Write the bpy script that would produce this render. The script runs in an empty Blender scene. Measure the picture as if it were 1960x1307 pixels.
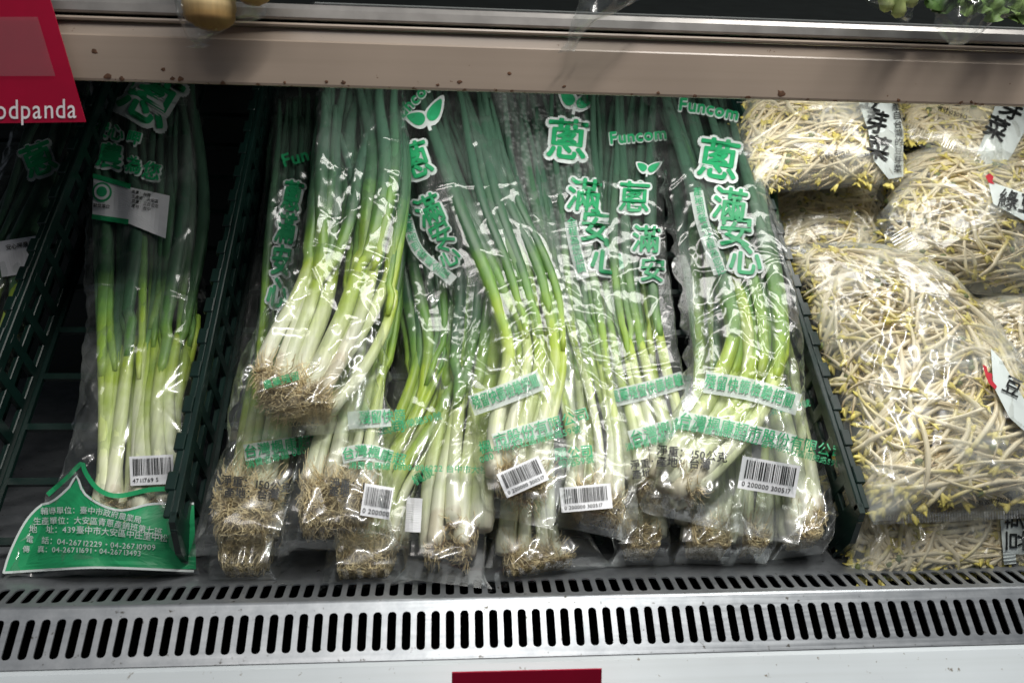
import bpy, math, random
import numpy as np
from mathutils import Matrix, Vector
from mathutils.kdtree import KDTree
random.seed(7); rng = np.random.default_rng(7)
scene = bpy.context.scene
COL = scene.collection

# ------------------------------------------------------------------ camera
FPX, CX, CY = 1614.0, 980.0, 653.5
Xc = np.array([20800 - CX, 729 - CY, FPX]); Xc /= np.linalg.norm(Xc)
Yc = np.array([850 - CX, 290 - CY, FPX]); Yc -= Xc * (Yc @ Xc); Yc /= np.linalg.norm(Yc)
Zc = np.cross(Xc, Yc)
RW = np.stack([Xc, Yc, Zc])                    # world <- camera (x right, y down, z forward)
CAM = np.array([0.0, -0.545, 0.311])
cd = bpy.data.cameras.new('camera'); cam = bpy.data.objects.new('camera', cd); COL.objects.link(cam)
cd.sensor_width = 36; cd.lens = 36 * FPX / 1960
m = Matrix.Identity(4)
for i in range(3):
    m[i][0] = RW[i][0]; m[i][1] = -RW[i][1]; m[i][2] = -RW[i][2]; m[i][3] = CAM[i]
cam.matrix_world = m
cd.clip_start = 0.02; cd.clip_end = 50
cd.dof.use_dof = True; cd.dof.focus_distance = 0.70; cd.dof.aperture_fstop = 9.0
scene.camera = cam

# ------------------------------------------------------------------ world, lamps, exposure
w = bpy.data.worlds.new('World'); scene.world = w; w.use_nodes = True
w.node_tree.nodes['Background'].inputs[0].default_value = (0.75, 0.85, 1.0, 1)
w.node_tree.nodes['Background'].inputs[1].default_value = 0.10
def area(name, loc, target, sx, sy, power, color):
    l = bpy.data.lights.new(name, 'AREA'); l.shape = 'RECTANGLE'; l.size = sx; l.size_y = sy
    l.energy = power; l.color = color
    o = bpy.data.objects.new(name, l); COL.objects.link(o); o.location = loc
    o.rotation_euler = (Vector(target) - Vector(loc)).to_track_quat('-Z', 'Y').to_euler()
    return o
# strip lamp under the upper shelf, behind its rail
area('under_shelf_lamp', (0.27, 0.20, 0.425), (0.27, 0.235, 0.0), 0.74, 0.09, 1.9, (1.0, 0.98, 0.93))
# canopy tube of the cabinet and the shop's ceiling lights
area('canopy_lamp', (0.45, -0.20, 1.25), (0.24, 0.0, 0.0), 1.2, 0.07, 18.5, (1.0, 0.985, 0.945))
area('ceiling_lamp', (-0.4, -1.6, 2.1), (0, 0.1, 0.2), 1.2, 0.4, 9.0, (1.0, 0.95, 0.9))
scene.view_settings.view_transform = 'Standard'; scene.view_settings.look = 'None'
scene.view_settings.exposure = 0.0; scene.view_settings.gamma = 1.0
scene.render.engine = 'CYCLES'
scene.cycles.transparent_max_bounces = 40
scene.cycles.max_bounces = 10
scene.cycles.caustics_reflective = False; scene.cycles.caustics_refractive = False
scene.cycles.sample_clamp_indirect = 4.0

# ------------------------------------------------------------------ geometry helpers
def rays(p):
    p = np.asarray(p, float).reshape(-1, 2)
    q = np.stack([p[:, 0] - CX, p[:, 1] - CY, np.full(len(p), FPX)], 1)
    return q @ RW.T
def project(P):
    q = (np.asarray(P, float) - CAM) @ RW
    return np.stack([CX + FPX * q[:, 0] / q[:, 2], CY + FPX * q[:, 1] / q[:, 2]], 1)
class Frame:
    """a sloping display surface: a along, b up the slope, h off it"""
    def __init__(s, O, A, B, N): s.O, s.M = np.array(O, float), np.stack([A, B, N])
    def un(s, p, h):
        d = rays(p); n = s.M[2]; h = np.broadcast_to(np.asarray(h, float), (len(d),))
        t = ((s.O - CAM) @ n + h) / (d @ n)
        return (CAM + t[:, None] * d - s.O) @ s.M.T
    def w(s, abh): return s.O + np.asarray(abh, float) @ s.M
TH = math.radians(41)
SLOPE = Frame([0, .05, 0], [1, 0, 0], [0, math.cos(TH), math.sin(TH)], [0, -math.sin(TH), math.cos(TH)])
RAILF = Frame([0, .094, 0], [1, 0, 0], [0, 0, 1], [0, -1, 0])

def catmull(P, n):
    P = np.asarray(P, float)
    if len(P) == 2: t = np.linspace(0, 1, n)[:, None]; return P[0] * (1 - t) + P[1] * t
    d = np.r_[0, np.cumsum(np.maximum(1e-6, np.linalg.norm(np.diff(P[:, :2], axis=0), axis=1)))]; d /= d[-1]
    m = np.zeros_like(P); m[1:-1] = (P[2:] - P[:-2]) / (d[2:] - d[:-2])[:, None]
    m[0] = (P[1] - P[0]) / (d[1] - d[0]); m[-1] = (P[-1] - P[-2]) / (d[-1] - d[-2])
    x = np.linspace(0, 1, n); i = np.clip(np.searchsorted(d, x, 'right') - 1, 0, len(P) - 2)
    L = d[i + 1] - d[i]; t = ((x - d[i]) / L)[:, None]; L = L[:, None]
    return ((2*t**3 - 3*t**2 + 1) * P[i] + (t**3 - 2*t**2 + t) * L * m[i] + (-2*t**3 + 3*t**2) * P[i+1] + (t**3 - t**2) * L * m[i+1])

def mk(name, V, quads=None, tris=None, mat=None, parent=None, smooth=True, attr=None, loc=None, mats=None, mi=None):
    me = bpy.data.meshes.new(name)
    V = np.asarray(V, float)
    if loc is not None: V = V - np.asarray(loc)
    quads = np.zeros((0, 4), int) if quads is None else np.asarray(quads, int).reshape(-1, 4)
    tris = np.zeros((0, 3), int) if tris is None else np.asarray(tris, int).reshape(-1, 3)
    me.vertices.add(len(V)); me.vertices.foreach_set('co', V.astype(np.float32).ravel())
    me.loops.add(quads.size + tris.size)
    me.loops.foreach_set('vertex_index', np.r_[quads.ravel(), tris.ravel()].astype(np.int32))
    nq, nt = len(quads), len(tris); me.polygons.add(nq + nt)
    me.polygons.foreach_set('loop_start', np.r_[np.arange(nq) * 4, nq * 4 + np.arange(nt) * 3].astype(np.int32))
    me.polygons.foreach_set('use_smooth', np.full(nq + nt, smooth))
    for mm in (mats or [mat]):
        if mm: me.materials.append(mm)
    if mi is not None: me.polygons.foreach_set('material_index', np.asarray(mi, np.int32))
    if attr is not None:
        a = me.attributes.new('t', 'FLOAT', 'POINT'); a.data.foreach_set('value', np.asarray(attr, np.float32))
    me.update(calc_edges=True); me.validate()
    o = bpy.data.objects.new(name, me); COL.objects.link(o)
    if parent is not None: o.parent = parent
    return o
def tag(o, label=None, cat=None, group=None, kind=None):
    for k, v in (('label', label), ('category', cat), ('group', group), ('kind', kind)):
        if v: o[k] = v
    return o
def thing(name, loc, label, cat, group=None):
    o = bpy.data.objects.new(name, None); COL.objects.link(o); o.location = loc; o.empty_display_size = .02
    return tag(o, label, cat, group)

class MB:
    def __init__(s): s.V, s.Q, s.T, s.A, s.n, s.I, s.J = [], [], [], [], 0, [], []
    def add(s, V, Q=None, T=None, A=None, mi=0):
        V = np.asarray(V, float).reshape(-1, 3)
        if Q is not None and len(Q): s.Q.append(np.asarray(Q, int) + s.n); s.I.append(np.full(len(Q), mi))
        if T is not None and len(T): s.T.append(np.asarray(T, int) + s.n); s.J.append(np.full(len(T), mi))
        s.V.append(V); s.A.append(np.zeros(len(V)) if A is None else np.asarray(A, float)); s.n += len(V)
    def box(s, lo, hi, fr=None, bev=0.0, mi=0):
        (x0, y0, z0), (x1, y1, z1) = lo, hi
        if bev <= 0:
            V = [(x0,y0,z0),(x1,y0,z0),(x1,y1,z0),(x0,y1,z0),(x0,y0,z1),(x1,y0,z1),(x1,y1,z1),(x0,y1,z1)]
            Q = [(0,3,2,1),(4,5,6,7),(0,1,5,4),(1,2,6,5),(2,3,7,6),(3,0,4,7)]; T = []
        else:
            V = []; c = np.array([(x0+x1)/2, (y0+y1)/2, (z0+z1)/2]); h = np.array([x1-x0, y1-y0, z1-z0]) / 2
            b = min(bev, h.min() * .6); idx = {}
            for sx in (-1, 1):
                for sy in (-1, 1):
                    for sz in (-1, 1):
                        for ax in range(3):
                            e = np.array([sx, sy, sz]) * (h - b); e[ax] = (sx, sy, sz)[ax] * h[ax]
                            idx[(sx, sy, sz, ax)] = len(V); V.append(c + e)
            Q = []; T = []
            for ax in range(3):
                u, v = [(1, 2), (2, 0), (0, 1)][ax]
                for sg in (-1, 1):
                    f = []
                    for a_, b_ in ((-1, -1), (1, -1), (1, 1), (-1, 1)):
                        k = [0, 0, 0]; k[ax] = sg; k[u] = a_; k[v] = b_; f.append(idx[(k[0], k[1], k[2], ax)])
                    Q.append(f if sg > 0 else f[::-1])
                for a_ in (-1, 1):
                    for b_ in (-1, 1):
                        k0 = [0, 0, 0]; k1 = [0, 0, 0]; k0[ax] = -1; k1[ax] = 1
                        for k in (k0, k1): k[u] = a_; k[v] = b_
                        Q.append([idx[(*k0, u)], idx[(*k1, u)], idx[(*k1, v)], idx[(*k0, v)]])
            for sx in (-1, 1):
                for sy in (-1, 1):
                    for sz in (-1, 1): T.append([idx[(sx, sy, sz, 0)], idx[(sx, sy, sz, 1)], idx[(sx, sy, sz, 2)]])
        V = np.array(V, float)
        if fr is not None: V = fr.w(V)
        s.add(V, Q, T, mi=mi)
    def build(s, name, mat=None, parent=None, smooth=True, attr=False, loc=None, mats=None):
        c = lambda L, k: np.concatenate(L) if L else np.zeros((0, k), int)
        mi = np.r_[np.concatenate(s.I) if s.I else [], np.concatenate(s.J) if s.J else []] if mats else None
        return mk(name, np.concatenate(s.V), c(s.Q, 4), c(s.T, 3), mat, parent, smooth, np.concatenate(s.A) if attr else None, loc, mats, mi)

def tubes(P, R, sides=8, flat=None, cap=True):
    """P (n,k,3) centre lines, R (n,k) radii -> V, Q, T"""
    P = np.asarray(P, float); R = np.asarray(R, float)
    n, k, _ = P.shape
    tg = np.gradient(P, axis=1); tg /= np.maximum(1e-9, np.linalg.norm(tg, axis=2, keepdims=True))
    ref = np.zeros((n, 1, 3)); ref[:] = SLOPE.M[2]
    par = np.abs((tg * ref).sum(2)).max(1) > .93
    ref[par] = SLOPE.M[0]
    s1 = np.cross(tg, np.broadcast_to(ref, tg.shape)); s1 /= np.maximum(1e-9, np.linalg.norm(s1, axis=2, keepdims=True))
    s2 = np.cross(s1, tg)
    an = np.arange(sides) / sides * 2 * np.pi
    fl = 1.0 if flat is None else flat
    V = P[:, :, None] + R[:, :, None, None] * (np.cos(an)[:, None] * s1[:, :, None] + fl * np.sin(an)[:, None] * s2[:, :, None])
    V = V.reshape(-1, 3)
    i, j, s = np.meshgrid(np.arange(n), np.arange(k - 1), np.arange(sides), indexing='ij')
    a = (i * k + j) * sides + s; b = (i * k + j) * sides + (s + 1) % sides
    Q = np.stack([a, b, b + sides, a + sides], -1).reshape(-1, 4)
    T = None
    if cap:
        i, s = np.meshgrid(np.arange(n), np.arange(1, sides - 1), indexing='ij'); b0 = i * k * sides; b1 = b0 + (k - 1) * sides
        T = np.concatenate([np.stack([b0, b0 + s + 1, b0 + s], -1).reshape(-1, 3), np.stack([b1, b1 + s, b1 + s + 1], -1).reshape(-1, 3)])
    return V, Q, T

# ------------------------------------------------------------------ materials
def mat(name):
    m = bpy.data.materials.new(name); m.use_nodes = True; nt = m.node_tree
    nt.nodes.clear(); out = nt.nodes.new('ShaderNodeOutputMaterial')
    return m, nt, out
def nd(nt, typ, ins=None, **kw):
    n = nt.nodes.new('ShaderNode' + typ)
    for k, v in kw.items(): setattr(n, k, v)
    for k, v in (ins or {}).items():
        if isinstance(v, bpy.types.NodeSocket): nt.links.new(v, n.inputs[k])
        else: n.inputs[k].default_value = v
    return n
def ramp(nt, fac, stops, interp='LINEAR'):
    r = nt.nodes.new('ShaderNodeValToRGB'); r.color_ramp.interpolation = interp; e = r.color_ramp.elements
    while len(e) < len(stops): e.new(0.5)
    for k, (p, c) in zip(e, stops): k.position = p; k.color = (*c, 1) if len(c) == 3 else c
    nt.links.new(fac, r.inputs[0]); return r.outputs[0]
def simple(name, col, rough=.5, metal=0, noise=0.15, nscale=60, bump=0.0, spec=.5):
    m, nt, out = mat(name)
    tc = nd(nt, 'TexCoord'); nz = nd(nt, 'TexNoise', {'Vector': tc.outputs['Object'], 'Scale': nscale, 'Detail': 5.0})
    lo = [c * (1 - noise) for c in col]; hi = [min(1, c * (1 + noise)) for c in col]
    c = ramp(nt, nz.outputs[0], [(.3, lo), (.7, hi)])
    p = nd(nt, 'BsdfPrincipled', {'Base Color': c, 'Roughness': rough, 'Metallic': metal, 'Specular IOR Level': spec})
    if bump:
        b = nd(nt, 'Bump', {'Strength': bump, 'Distance': .001, 'Height': nz.outputs[0]}); nt.links.new(b.outputs[0], p.inputs['Normal'])
    nt.links.new(p.outputs[0], out.inputs[0]); return m

def film_mat(name, haze=.036, rough=.075, tint=(.97, .982, .977), refl=1.12, bscale=20, bstr=.09, drops=0.0, patch=2.0):
    m, nt, out = mat(name)
    tc = nd(nt, 'TexCoord'); ob = tc.outputs['Object']
    n0 = nd(nt, 'TexNoise', {'Vector': ob, 'Scale': 18.0, 'Detail': 2.0})
    mq = nd(nt, 'Mapping', {'Vector': ob, 'Scale': (1.25, .6, .6)}); ob2 = mq.outputs[0]
    wv = nd(nt, 'MixRGB', {'Fac': .035, 'Color1': ob2, 'Color2': n0.outputs['Color']})
    r1 = nd(nt, 'TexNoise', {'Vector': wv.outputs[0], 'Scale': float(bscale), 'Detail': 2.5, 'Roughness': .45}, noise_type='RIDGED_MULTIFRACTAL')
    v1 = nd(nt, 'TexVoronoi', {'Vector': wv.outputs[0], 'Scale': bscale * .8}, feature='F1')
    hm = nd(nt, 'Math', {0: r1.outputs[0], 1: .35}, operation='MULTIPLY')
    hs = nd(nt, 'Math', {0: v1.outputs['Distance'], 1: hm.outputs[0]}, operation='ADD')
    bp = nd(nt, 'Bump', {'Strength': bstr, 'Distance': .004, 'Height': hs.outputs[0]})
    lw = nd(nt, 'LayerWeight', {'Blend': .5, 'Normal': bp.outputs[0]})
    pw = nd(nt, 'Math', {0: lw.outputs['Facing'], 1: 3.5}, operation='POWER')
    fa = nd(nt, 'Math', {0: pw.outputs[0], 1: .55 * refl}, operation='MULTIPLY')
    fb = nd(nt, 'Math', {0: fa.outputs[0], 1: .065 * refl}, operation='ADD', use_clamp=True)
    tr = nd(nt, 'BsdfTransparent', {'Color': (*tint, 1)})
    gl = nd(nt, 'BsdfGlossy', {'Color': (1, 1, 1, 1), 'Roughness': rough, 'Normal': bp.outputs[0]})
    g2 = nd(nt, 'BsdfGlossy', {'Color': (1, 1, 1, 1), 'Roughness': .26, 'Normal': bp.outputs[0]})
    gm = nd(nt, 'MixShader', {0: .55, 1: gl.outputs[0], 2: g2.outputs[0]})
    m1 = nd(nt, 'MixShader', {0: fb.outputs[0], 1: tr.outputs[0], 2: gm.outputs[0]})
    df = nd(nt, 'BsdfDiffuse', {'Color': (.85, .9, .88, 1)})
    tl = nd(nt, 'BsdfTranslucent', {'Color': (.85, .9, .88, 1)})
    dd = nd(nt, 'MixShader', {0: .4, 1: df.outputs[0], 2: tl.outputs[0]})
    hz = nd(nt, 'TexNoise', {'Vector': ob, 'Scale': 22.0, 'Detail': 3.0})
    hr = nd(nt, 'MapRange', {0: hz.outputs[0], 1: .35, 2: .75, 3: haze * .4 * (patch < 2), 4: haze * patch})
    fac = hr.outputs[0]
    if drops:
        vd = nd(nt, 'TexVoronoi', {'Vector': ob, 'Scale': 190.0}, feature='F1')
        hd = nd(nt, 'MapRange', {0: vd.outputs['Distance'], 1: .25, 2: .5, 3: drops, 4: 0.0})
        ad = nd(nt, 'Math', {0: fac, 1: hd.outputs[0]}, operation='ADD'); fac = ad.outputs[0]
    m2 = nd(nt, 'MixShader', {0: fac, 1: m1.outputs[0], 2: dd.outputs[0]})
    nt.links.new(m2.outputs[0], out.inputs[0]); return m

def ramp_mat(name, stops, rough=.38, streak=.16, bump=.10, vary=.06, spec=.4, sss=0.0, xs=330, zs=900):
    m, nt, out = mat(name)
    at = nd(nt, 'Attribute', attribute_name='t'); oi = nd(nt, 'ObjectInfo'); tc = nd(nt, 'TexCoord')
    rv = nd(nt, 'MapRange', {0: oi.outputs['Random'], 3: -vary, 4: vary})
    ad = nd(nt, 'Math', {0: at.outputs['Fac'], 1: rv.outputs[0]}, operation='ADD')
    mp = nd(nt, 'Mapping', {'Vector': tc.outputs['Object'], 'Scale': (xs, 11, 16)})
    nz = nd(nt, 'TexNoise', {'Vector': mp.outputs[0], 'Scale': 1.0, 'Detail': 3.0})
    ns = nd(nt, 'TexNoise', {'Vector': tc.outputs['Object'], 'Scale': 45.0, 'Detail': 3.0})
    a2 = nd(nt, 'MapRange', {0: ns.outputs[0], 1: .3, 2: .7, 3: -.05, 4: .05})
    a3 = nd(nt, 'Math', {0: ad.outputs[0], 1: a2.outputs[0]}, operation='ADD')
    c = ramp(nt, a3.outputs[0], stops)
    st = nd(nt, 'MapRange', {0: nz.outputs[0], 1: .3, 2: .7, 3: 1 - streak, 4: 1 + streak * .5})
    mx = nd(nt, 'Vector' + 'Math', {0: c, 1: (1, 1, 1)}, operation='MULTIPLY')
    nt.links.new(st.outputs[0], mx.inputs[1])
    p = nd(nt, 'BsdfPrincipled', {'Base Color': mx.outputs[0], 'Roughness': rough, 'Specular IOR Level': spec})
    if sss:
        p.inputs['Subsurface Weight'].default_value = sss; p.inputs['Subsurface Radius'].default_value = (.004, .004, .002); p.inputs['Subsurface Scale'].default_value = 1.0
    b = nd(nt, 'Bump', {'Strength': bump, 'Distance': .0006, 'Height': nz.outputs[0]}); nt.links.new(b.outputs[0], p.inputs['Normal'])
    nt.links.new(p.outputs[0], out.inputs[0]); return m

WHT, PAL, YEL, MID, DRK, TOP = (.80,.79,.60), (.66,.73,.36), (.42,.55,.07), (.16,.33,.075), (.065,.155,.078), (.052,.112,.076)
M = {}
M['onion'] = ramp_mat('spring_onion_skin', [(.0, (.66,.60,.44)), (.03, WHT), (.09, (.76,.78,.56)), (.19, PAL), (.31, YEL), (.42, (.27,.44,.065)), (.53, MID), (.68, DRK), (.95, TOP)])
M['root'] = ramp_mat('root_fibre', [(.0, (.28,.17,.08)), (.08, (.60,.44,.21)), (.4, (.78,.63,.35)), (1., (.84,.71,.42))], rough=.7, streak=.4, vary=.15)
M['film'] = film_mat('clear_film')
M['film_back'] = film_mat('clear_film_back', haze=.008, refl=.8)
M['weld'] = film_mat('welded_film_edge', haze=.09, refl=2.2, bstr=.4)
M['film_milky'] = film_mat('milky_film', haze=.08)
M['film_wet'] = film_mat('misted_film', haze=.09, drops=.14)
M['film_sprout'] = film_mat('sprout_film', haze=.11, tint=(.98, .975, .96), bscale=26, bstr=.12, patch=4.5)
M['sprout'] = ramp_mat('sprout_flesh', [(.0, (.55,.40,.22)), (.12, (.70,.58,.36)), (.3, (.83,.73,.51)), (.70, (.86,.78,.57)), (.90, (.83,.74,.40)), (1., (.78,.66,.20))], rough=.3, streak=.12, bump=.1, vary=.07)
M['cotyledon'] = ramp_mat('sprout_leaf', [(.0, (.78,.70,.26)), (.6, (.78,.66,.16)), (1., (.60,.54,.14))], rough=.45, streak=.3, vary=.25)
M['seed'] = simple('seed_coat', (.16, .20, .06), .5)
M['green_ink'] = simple('green_ink', (.02, .33, .125), .45, noise=.12)
M['green_ink_pale'] = simple('green_ink_pale', (.03, .36, .15), .45, noise=.12)
M['white_ink'] = simple('white_ink', (.62, .68, .66), .5, noise=.08)
M['black_ink'] = simple('black_ink', (.012, .014, .014), .5)
M['paper'] = simple('label_paper', (.74, .75, .77), .45, noise=.03)
M['red_ink'] = simple('red_ink', (.45, .015, .03), .5)
M['crate'] = simple('dark_green_plastic', (.0045, .018, .0145), .32, noise=.25, nscale=40, bump=.15)
M['black'] = simple('black_void', (.004, .005, .005), 1.0, spec=.05)
M['trim'] = simple('dull_aluminium', (.30, .285, .27), .42, metal=.6)
M['backgreen'] = simple('dark_liner', (.004, .012, .008), .6)
M['redcard'] = simple('red_card', (.36, .0, .028), .4, noise=.05)
M['signwhite'] = simple('sign_print', (.8, .76, .78), .4)
def band_mat():
    m, nt, out = mat('white_band_ink')
    d = nd(nt, 'BsdfDiffuse', {'Color': (.72, .78, .75, 1)}); t = nd(nt, 'BsdfTransparent')
    mx = nd(nt, 'MixShader', {0: .72, 1: t.outputs[0], 2: d.outputs[0]}); nt.links.new(mx.outputs[0], out.inputs[0]); return m
M['band'] = band_mat()
def metal_mat():
    m, nt, out = mat('brushed_steel')
    tc = nd(nt, 'TexCoord'); mp = nd(nt, 'Mapping', {'Vector': tc.outputs['Object'], 'Scale': (12, 500, 500)})
    n1 = nd(nt, 'TexNoise', {'Vector': mp.outputs[0], 'Scale': 1.0, 'Detail': 5.0})
    n2 = nd(nt, 'TexNoise', {'Vector': tc.outputs['Object'], 'Scale': 55.0, 'Detail': 7.0, 'Roughness': .7})
    n3 = nd(nt, 'TexNoise', {'Vector': tc.outputs['Object'], 'Scale': 210.0, 'Detail': 4.0})
    base = ramp(nt, n2.outputs[0], [(.3, (.29, .31, .33)), (.62, (.42, .44, .46))])
    sp = ramp(nt, n3.outputs[0], [(.66, (1, 1, 1)), (.74, (.25, .22, .18))])
    mu = nd(nt, 'MixRGB', {'Fac': 1.0, 'Color1': base, 'Color2': sp}, blend_type='MULTIPLY')
    ro = nd(nt, 'MapRange', {0: n1.outputs[0], 1: .3, 2: .7, 3: .30, 4: .46})
    p = nd(nt, 'BsdfPrincipled', {'Base Color': mu.outputs[0], 'Roughness': ro.outputs[0], 'Metallic': .75})
    b = nd(nt, 'Bump', {'Strength': .08, 'Distance': .0005, 'Height': n1.outputs[0]}); nt.links.new(b.outputs[0], p.inputs['Normal'])
    nt.links.new(p.outputs[0], out.inputs[0]); return m
M['steel'] = metal_mat()
def dirty_white(name, col, dirt, lo, hi, zdirt=None, rough=.35):
    m, nt, out = mat(name)
    tc = nd(nt, 'TexCoord'); ob = tc.outputs['Object']
    n2 = nd(nt, 'TexNoise', {'Vector': ob, 'Scale': 130.0, 'Detail': 4.0, 'Roughness': .6})
    n4 = nd(nt, 'TexNoise', {'Vector': ob, 'Scale': 9.0, 'Detail': 3.0})
    mp = nd(nt, 'Mapping', {'Vector': ob, 'Scale': (3, 200, 200)})
    n5 = nd(nt, 'TexNoise', {'Vector': mp.outputs[0], 'Scale': 1.0, 'Detail': 4.0})
    f = n2.outputs[0]
    if zdirt is not None:
        sx = nd(nt, 'SeparateXYZ', {0: ob})
        ed = nd(nt, 'MapRange', {0: sx.outputs[2], 1: zdirt[0], 2: zdirt[1], 3: zdirt[2], 4: 0.0})
        ad = nd(nt, 'Math', {0: f, 1: ed.outputs[0]}, operation='ADD'); f = ad.outputs[0]
    dm = ramp(nt, f, [(lo, (0, 0, 0)), (hi, (1, 1, 1))])
    t1 = ramp(nt, n4.outputs[0], [(.3, [c * .86 for c in col]), (.7, col)])
    t2 = ramp(nt, n5.outputs[0], [(.3, (.94, .94, .93)), (.6, (1, 1, 1))])
    mu = nd(nt, 'MixRGB', {'Fac': 1.0, 'Color1': t1, 'Color2': t2}, blend_type='MULTIPLY')
    mx = nd(nt, 'MixRGB', {'Fac': dm, 'Color1': mu.outputs[0], 'Color2': (*dirt, 1)})
    p = nd(nt, 'BsdfPrincipled', {'Base Color': mx.outputs[0], 'Roughness': rough})
    nt.links.new(p.outputs[0], out.inputs[0]); return m
M['rail'] = dirty_white('aged_rail_plastic', (.37, .295, .235), (.13, .065, .035), .685, .71, (.354, .3575, .14))
M['lip'] = dirty_white('white_enamel', (.60, .645, .67), (.16, .13, .09), .66, .72)

# ------------------------------------------------------------------ the cabinet (large structure)
def strip(profile, x0, x1, name, mt, parent=None, smooth=False, nx=2):
    P = np.array(profile, float); k = len(P); xs = np.linspace(x0, x1, nx)
    V = np.array([(x, p[0], p[1]) for x in xs for p in P])
    Q = [(i * k + j, (i + 1) * k + j, (i + 1) * k + j + 1, i * k + j + 1) for i in range(nx - 1) for j in range(k - 1)]
    return mk(name, V, Q, mat=mt, parent=parent, smooth=smooth)
XL, XR = -.75, 1.0
mb = MB(); mb.box((XL, .60, -.3), (XR, .62, 1.2)); tag(mb.build('back_wall', M['backgreen'], smooth=False), kind='structure')
mb = MB(); mb.box((XL, -.05, -.09), (XR, .60, -.08)); tag(mb.build('duct_floor', M['black'], smooth=False), kind='structure')

mb = MB(); mb.box((-3, -2.5, -.92), (3, .6, -.9)); tag(mb.build('shop_floor', simple('shop_floor', (.20, .14, .13), .5), smooth=False), kind='structure')
mb = MB(); mb.box((XL, .0, -.9), (XR, .02, -.09)); tag(mb.build('cabinet_plinth', M['black'], smooth=False), kind='structure')
def slotted(x0, x1, pitch, sw, l0, l1, L, fn, phase=0.0, r=.0026, thick=.0012):
    """one stamped sheet: rounded slots sw wide from l0 to l1 along the sheet's depth L; fn(x,l,d) -> world"""
    mb_ = MB(); n = int((x1 - x0) / pitch)
    for i in range(n):
        xa = x0 + i * pitch + phase; xb = xa + pitch; xm = (xa + xb) / 2; hw = sw / 2
        ring = []
        for cx_, cy_, a0 in ((xm + hw - r, l1 - r, 0), (xm - hw + r, l1 - r, 90), (xm - hw + r, l0 + r, 180), (xm + hw - r, l0 + r, 270)):
            for k in range(4):
                a = math.radians(a0 + k * 30); ring.append((cx_ + r * math.cos(a), cy_ + r * math.sin(a)))
        outer = []
        for j, (x, l) in enumerate(ring):
            q = j // 4; k = j % 4
            ox = xb if q in (0, 3) else xa; ol = L if q in (0, 1) else 0
            if (q in (0, 2) and k == 0) or (q in (1, 3) and k == 3): outer.append((ox, l))
            elif (q in (0, 2) and k == 3) or (q in (1, 3) and k == 0): outer.append((x, ol))
            else: outer.append((ox, ol))
        R1 = [fn(x, l, 0) for x, l in ring]; R0 = [fn(x, l, 0) for x, l in outer]; R2 = [fn(x, l, thick) for x, l in ring]
        m_ = len(ring); Q = []
        for j in range(m_):
            k = (j + 1) % m_
            Q.append((m_ + j, m_ + k, k, j)); Q.append((j, k, 2 * m_ + k, 2 * m_ + j))
        mb_.add(R1 + R0 + R2, Q)
    return mb_
gp = math.radians(43.7); RY, RZ = -.0005, .0
GL = .060
slp = lambda x, l, d: (x, RY - math.cos(gp) * l + math.sin(gp) * d, RZ - math.sin(gp) * l - math.cos(gp) * d)
grille = thing('air_grille', (0, RY, RZ), 'bright steel air grille with a row of upright slots along the cabinet front', 'grille')
ob = slotted(XL, XR, .0101, .0060, .0062, .0325, .039, slp, phase=.003).build('front_sheet', M['steel'], grille, smooth=False, loc=(0, RY, RZ))
flt = lambda x, l, d: (x, RY + .003 + l, RZ + .0015 - d)
mb = slotted(XL, XR, .0101, .0062, .004, .024, .028, flt, phase=.003)
mb.add([(XL, RY + .031, .0015), (XR, RY + .031, .0015), (XR, .60, .0015), (XL, .60, .0015)], [(0, 1, 2, 3)])
mb.build('floor_sheet', M['steel'], grille, smooth=False, loc=(0, RY, RZ))
mb = MB()
mb.add([slp(XL, 0, 0), slp(XR, 0, 0), (XR, RY + .0015, .0016), (XL, RY + .0015, .0016), (XR, RY + .003, .0015), (XL, RY + .003, .0015)], [(0, 1, 2, 3), (3, 2, 4, 5)])
mb.build('folded_edge', M['steel'], grille, smooth=True, loc=(0, RY, RZ))
e = slp(0, .039, 0)
lip = thing('cabinet_lip', (0, e[1], e[2]), 'white enamelled metal front lip of the cabinet below the grille', 'cabinet lip')
strip([(e[1] + .002, e[2] - .0005), (e[1] - .004, e[2] - .0015), (e[1] - .0215, e[2] - .0165), (e[1] - .0235, e[2] - .0175), (e[1] - .0245, e[2] - .021)], XL, XR, 'upper_band', M['lip'], lip, smooth=False).location = (0, -e[1], -e[2])
strip([(e[1] - .0245, e[2] - .0213), (e[1] - .0300, e[2] - .025), (e[1] - .0315, e[2] - .032), (e[1] - .029, e[2] - .034), (e[1] + .03, e[2] - .036)], XL, XR, 'lower_band', M['lip'], lip).location = (0, -e[1], -e[2])

# upper shelf: rail, trims, underside
shelf = thing('upper_shelf', (0, .10, .354), 'upper display shelf edged by a wide stained beige plastic price rail', 'shelf')
def shelfpart(o): o.location = (0, -.10, -.354); return o
shelfpart(strip([(.1115, .3556), (.1015, .3543), (.0995, .3546), (.0990, .3562), (.1000, .3850), (.1008, .3862), (.1030, .3935), (.1040, .3946)], XL, XR, 'price_rail', M['rail'], shelf))
shelfpart(strip([(.1045, .3948), (.1000, .3952), (.0995, .3965), (.1000, .3978), (.1060, .3981)], XL, XR, 'rail_bead', M['rail'], shelf))
shelfpart(strip([(.1075, .3983), (.1062, .3986), (.1062, .4003)], XL, XR, 'seal_strip', M['black'], shelf))
shelfpart(strip([(.1068, .4003), (.1030, .4006), (.1022, .4020), (.1030, .4075), (.1060, .4110), (.115, .4128)], XL, XR, 'metal_trim', M['trim'], shelf))
mb = MB(); mb.box((XL, .1135, .398), (XR, .118, .409))
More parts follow.
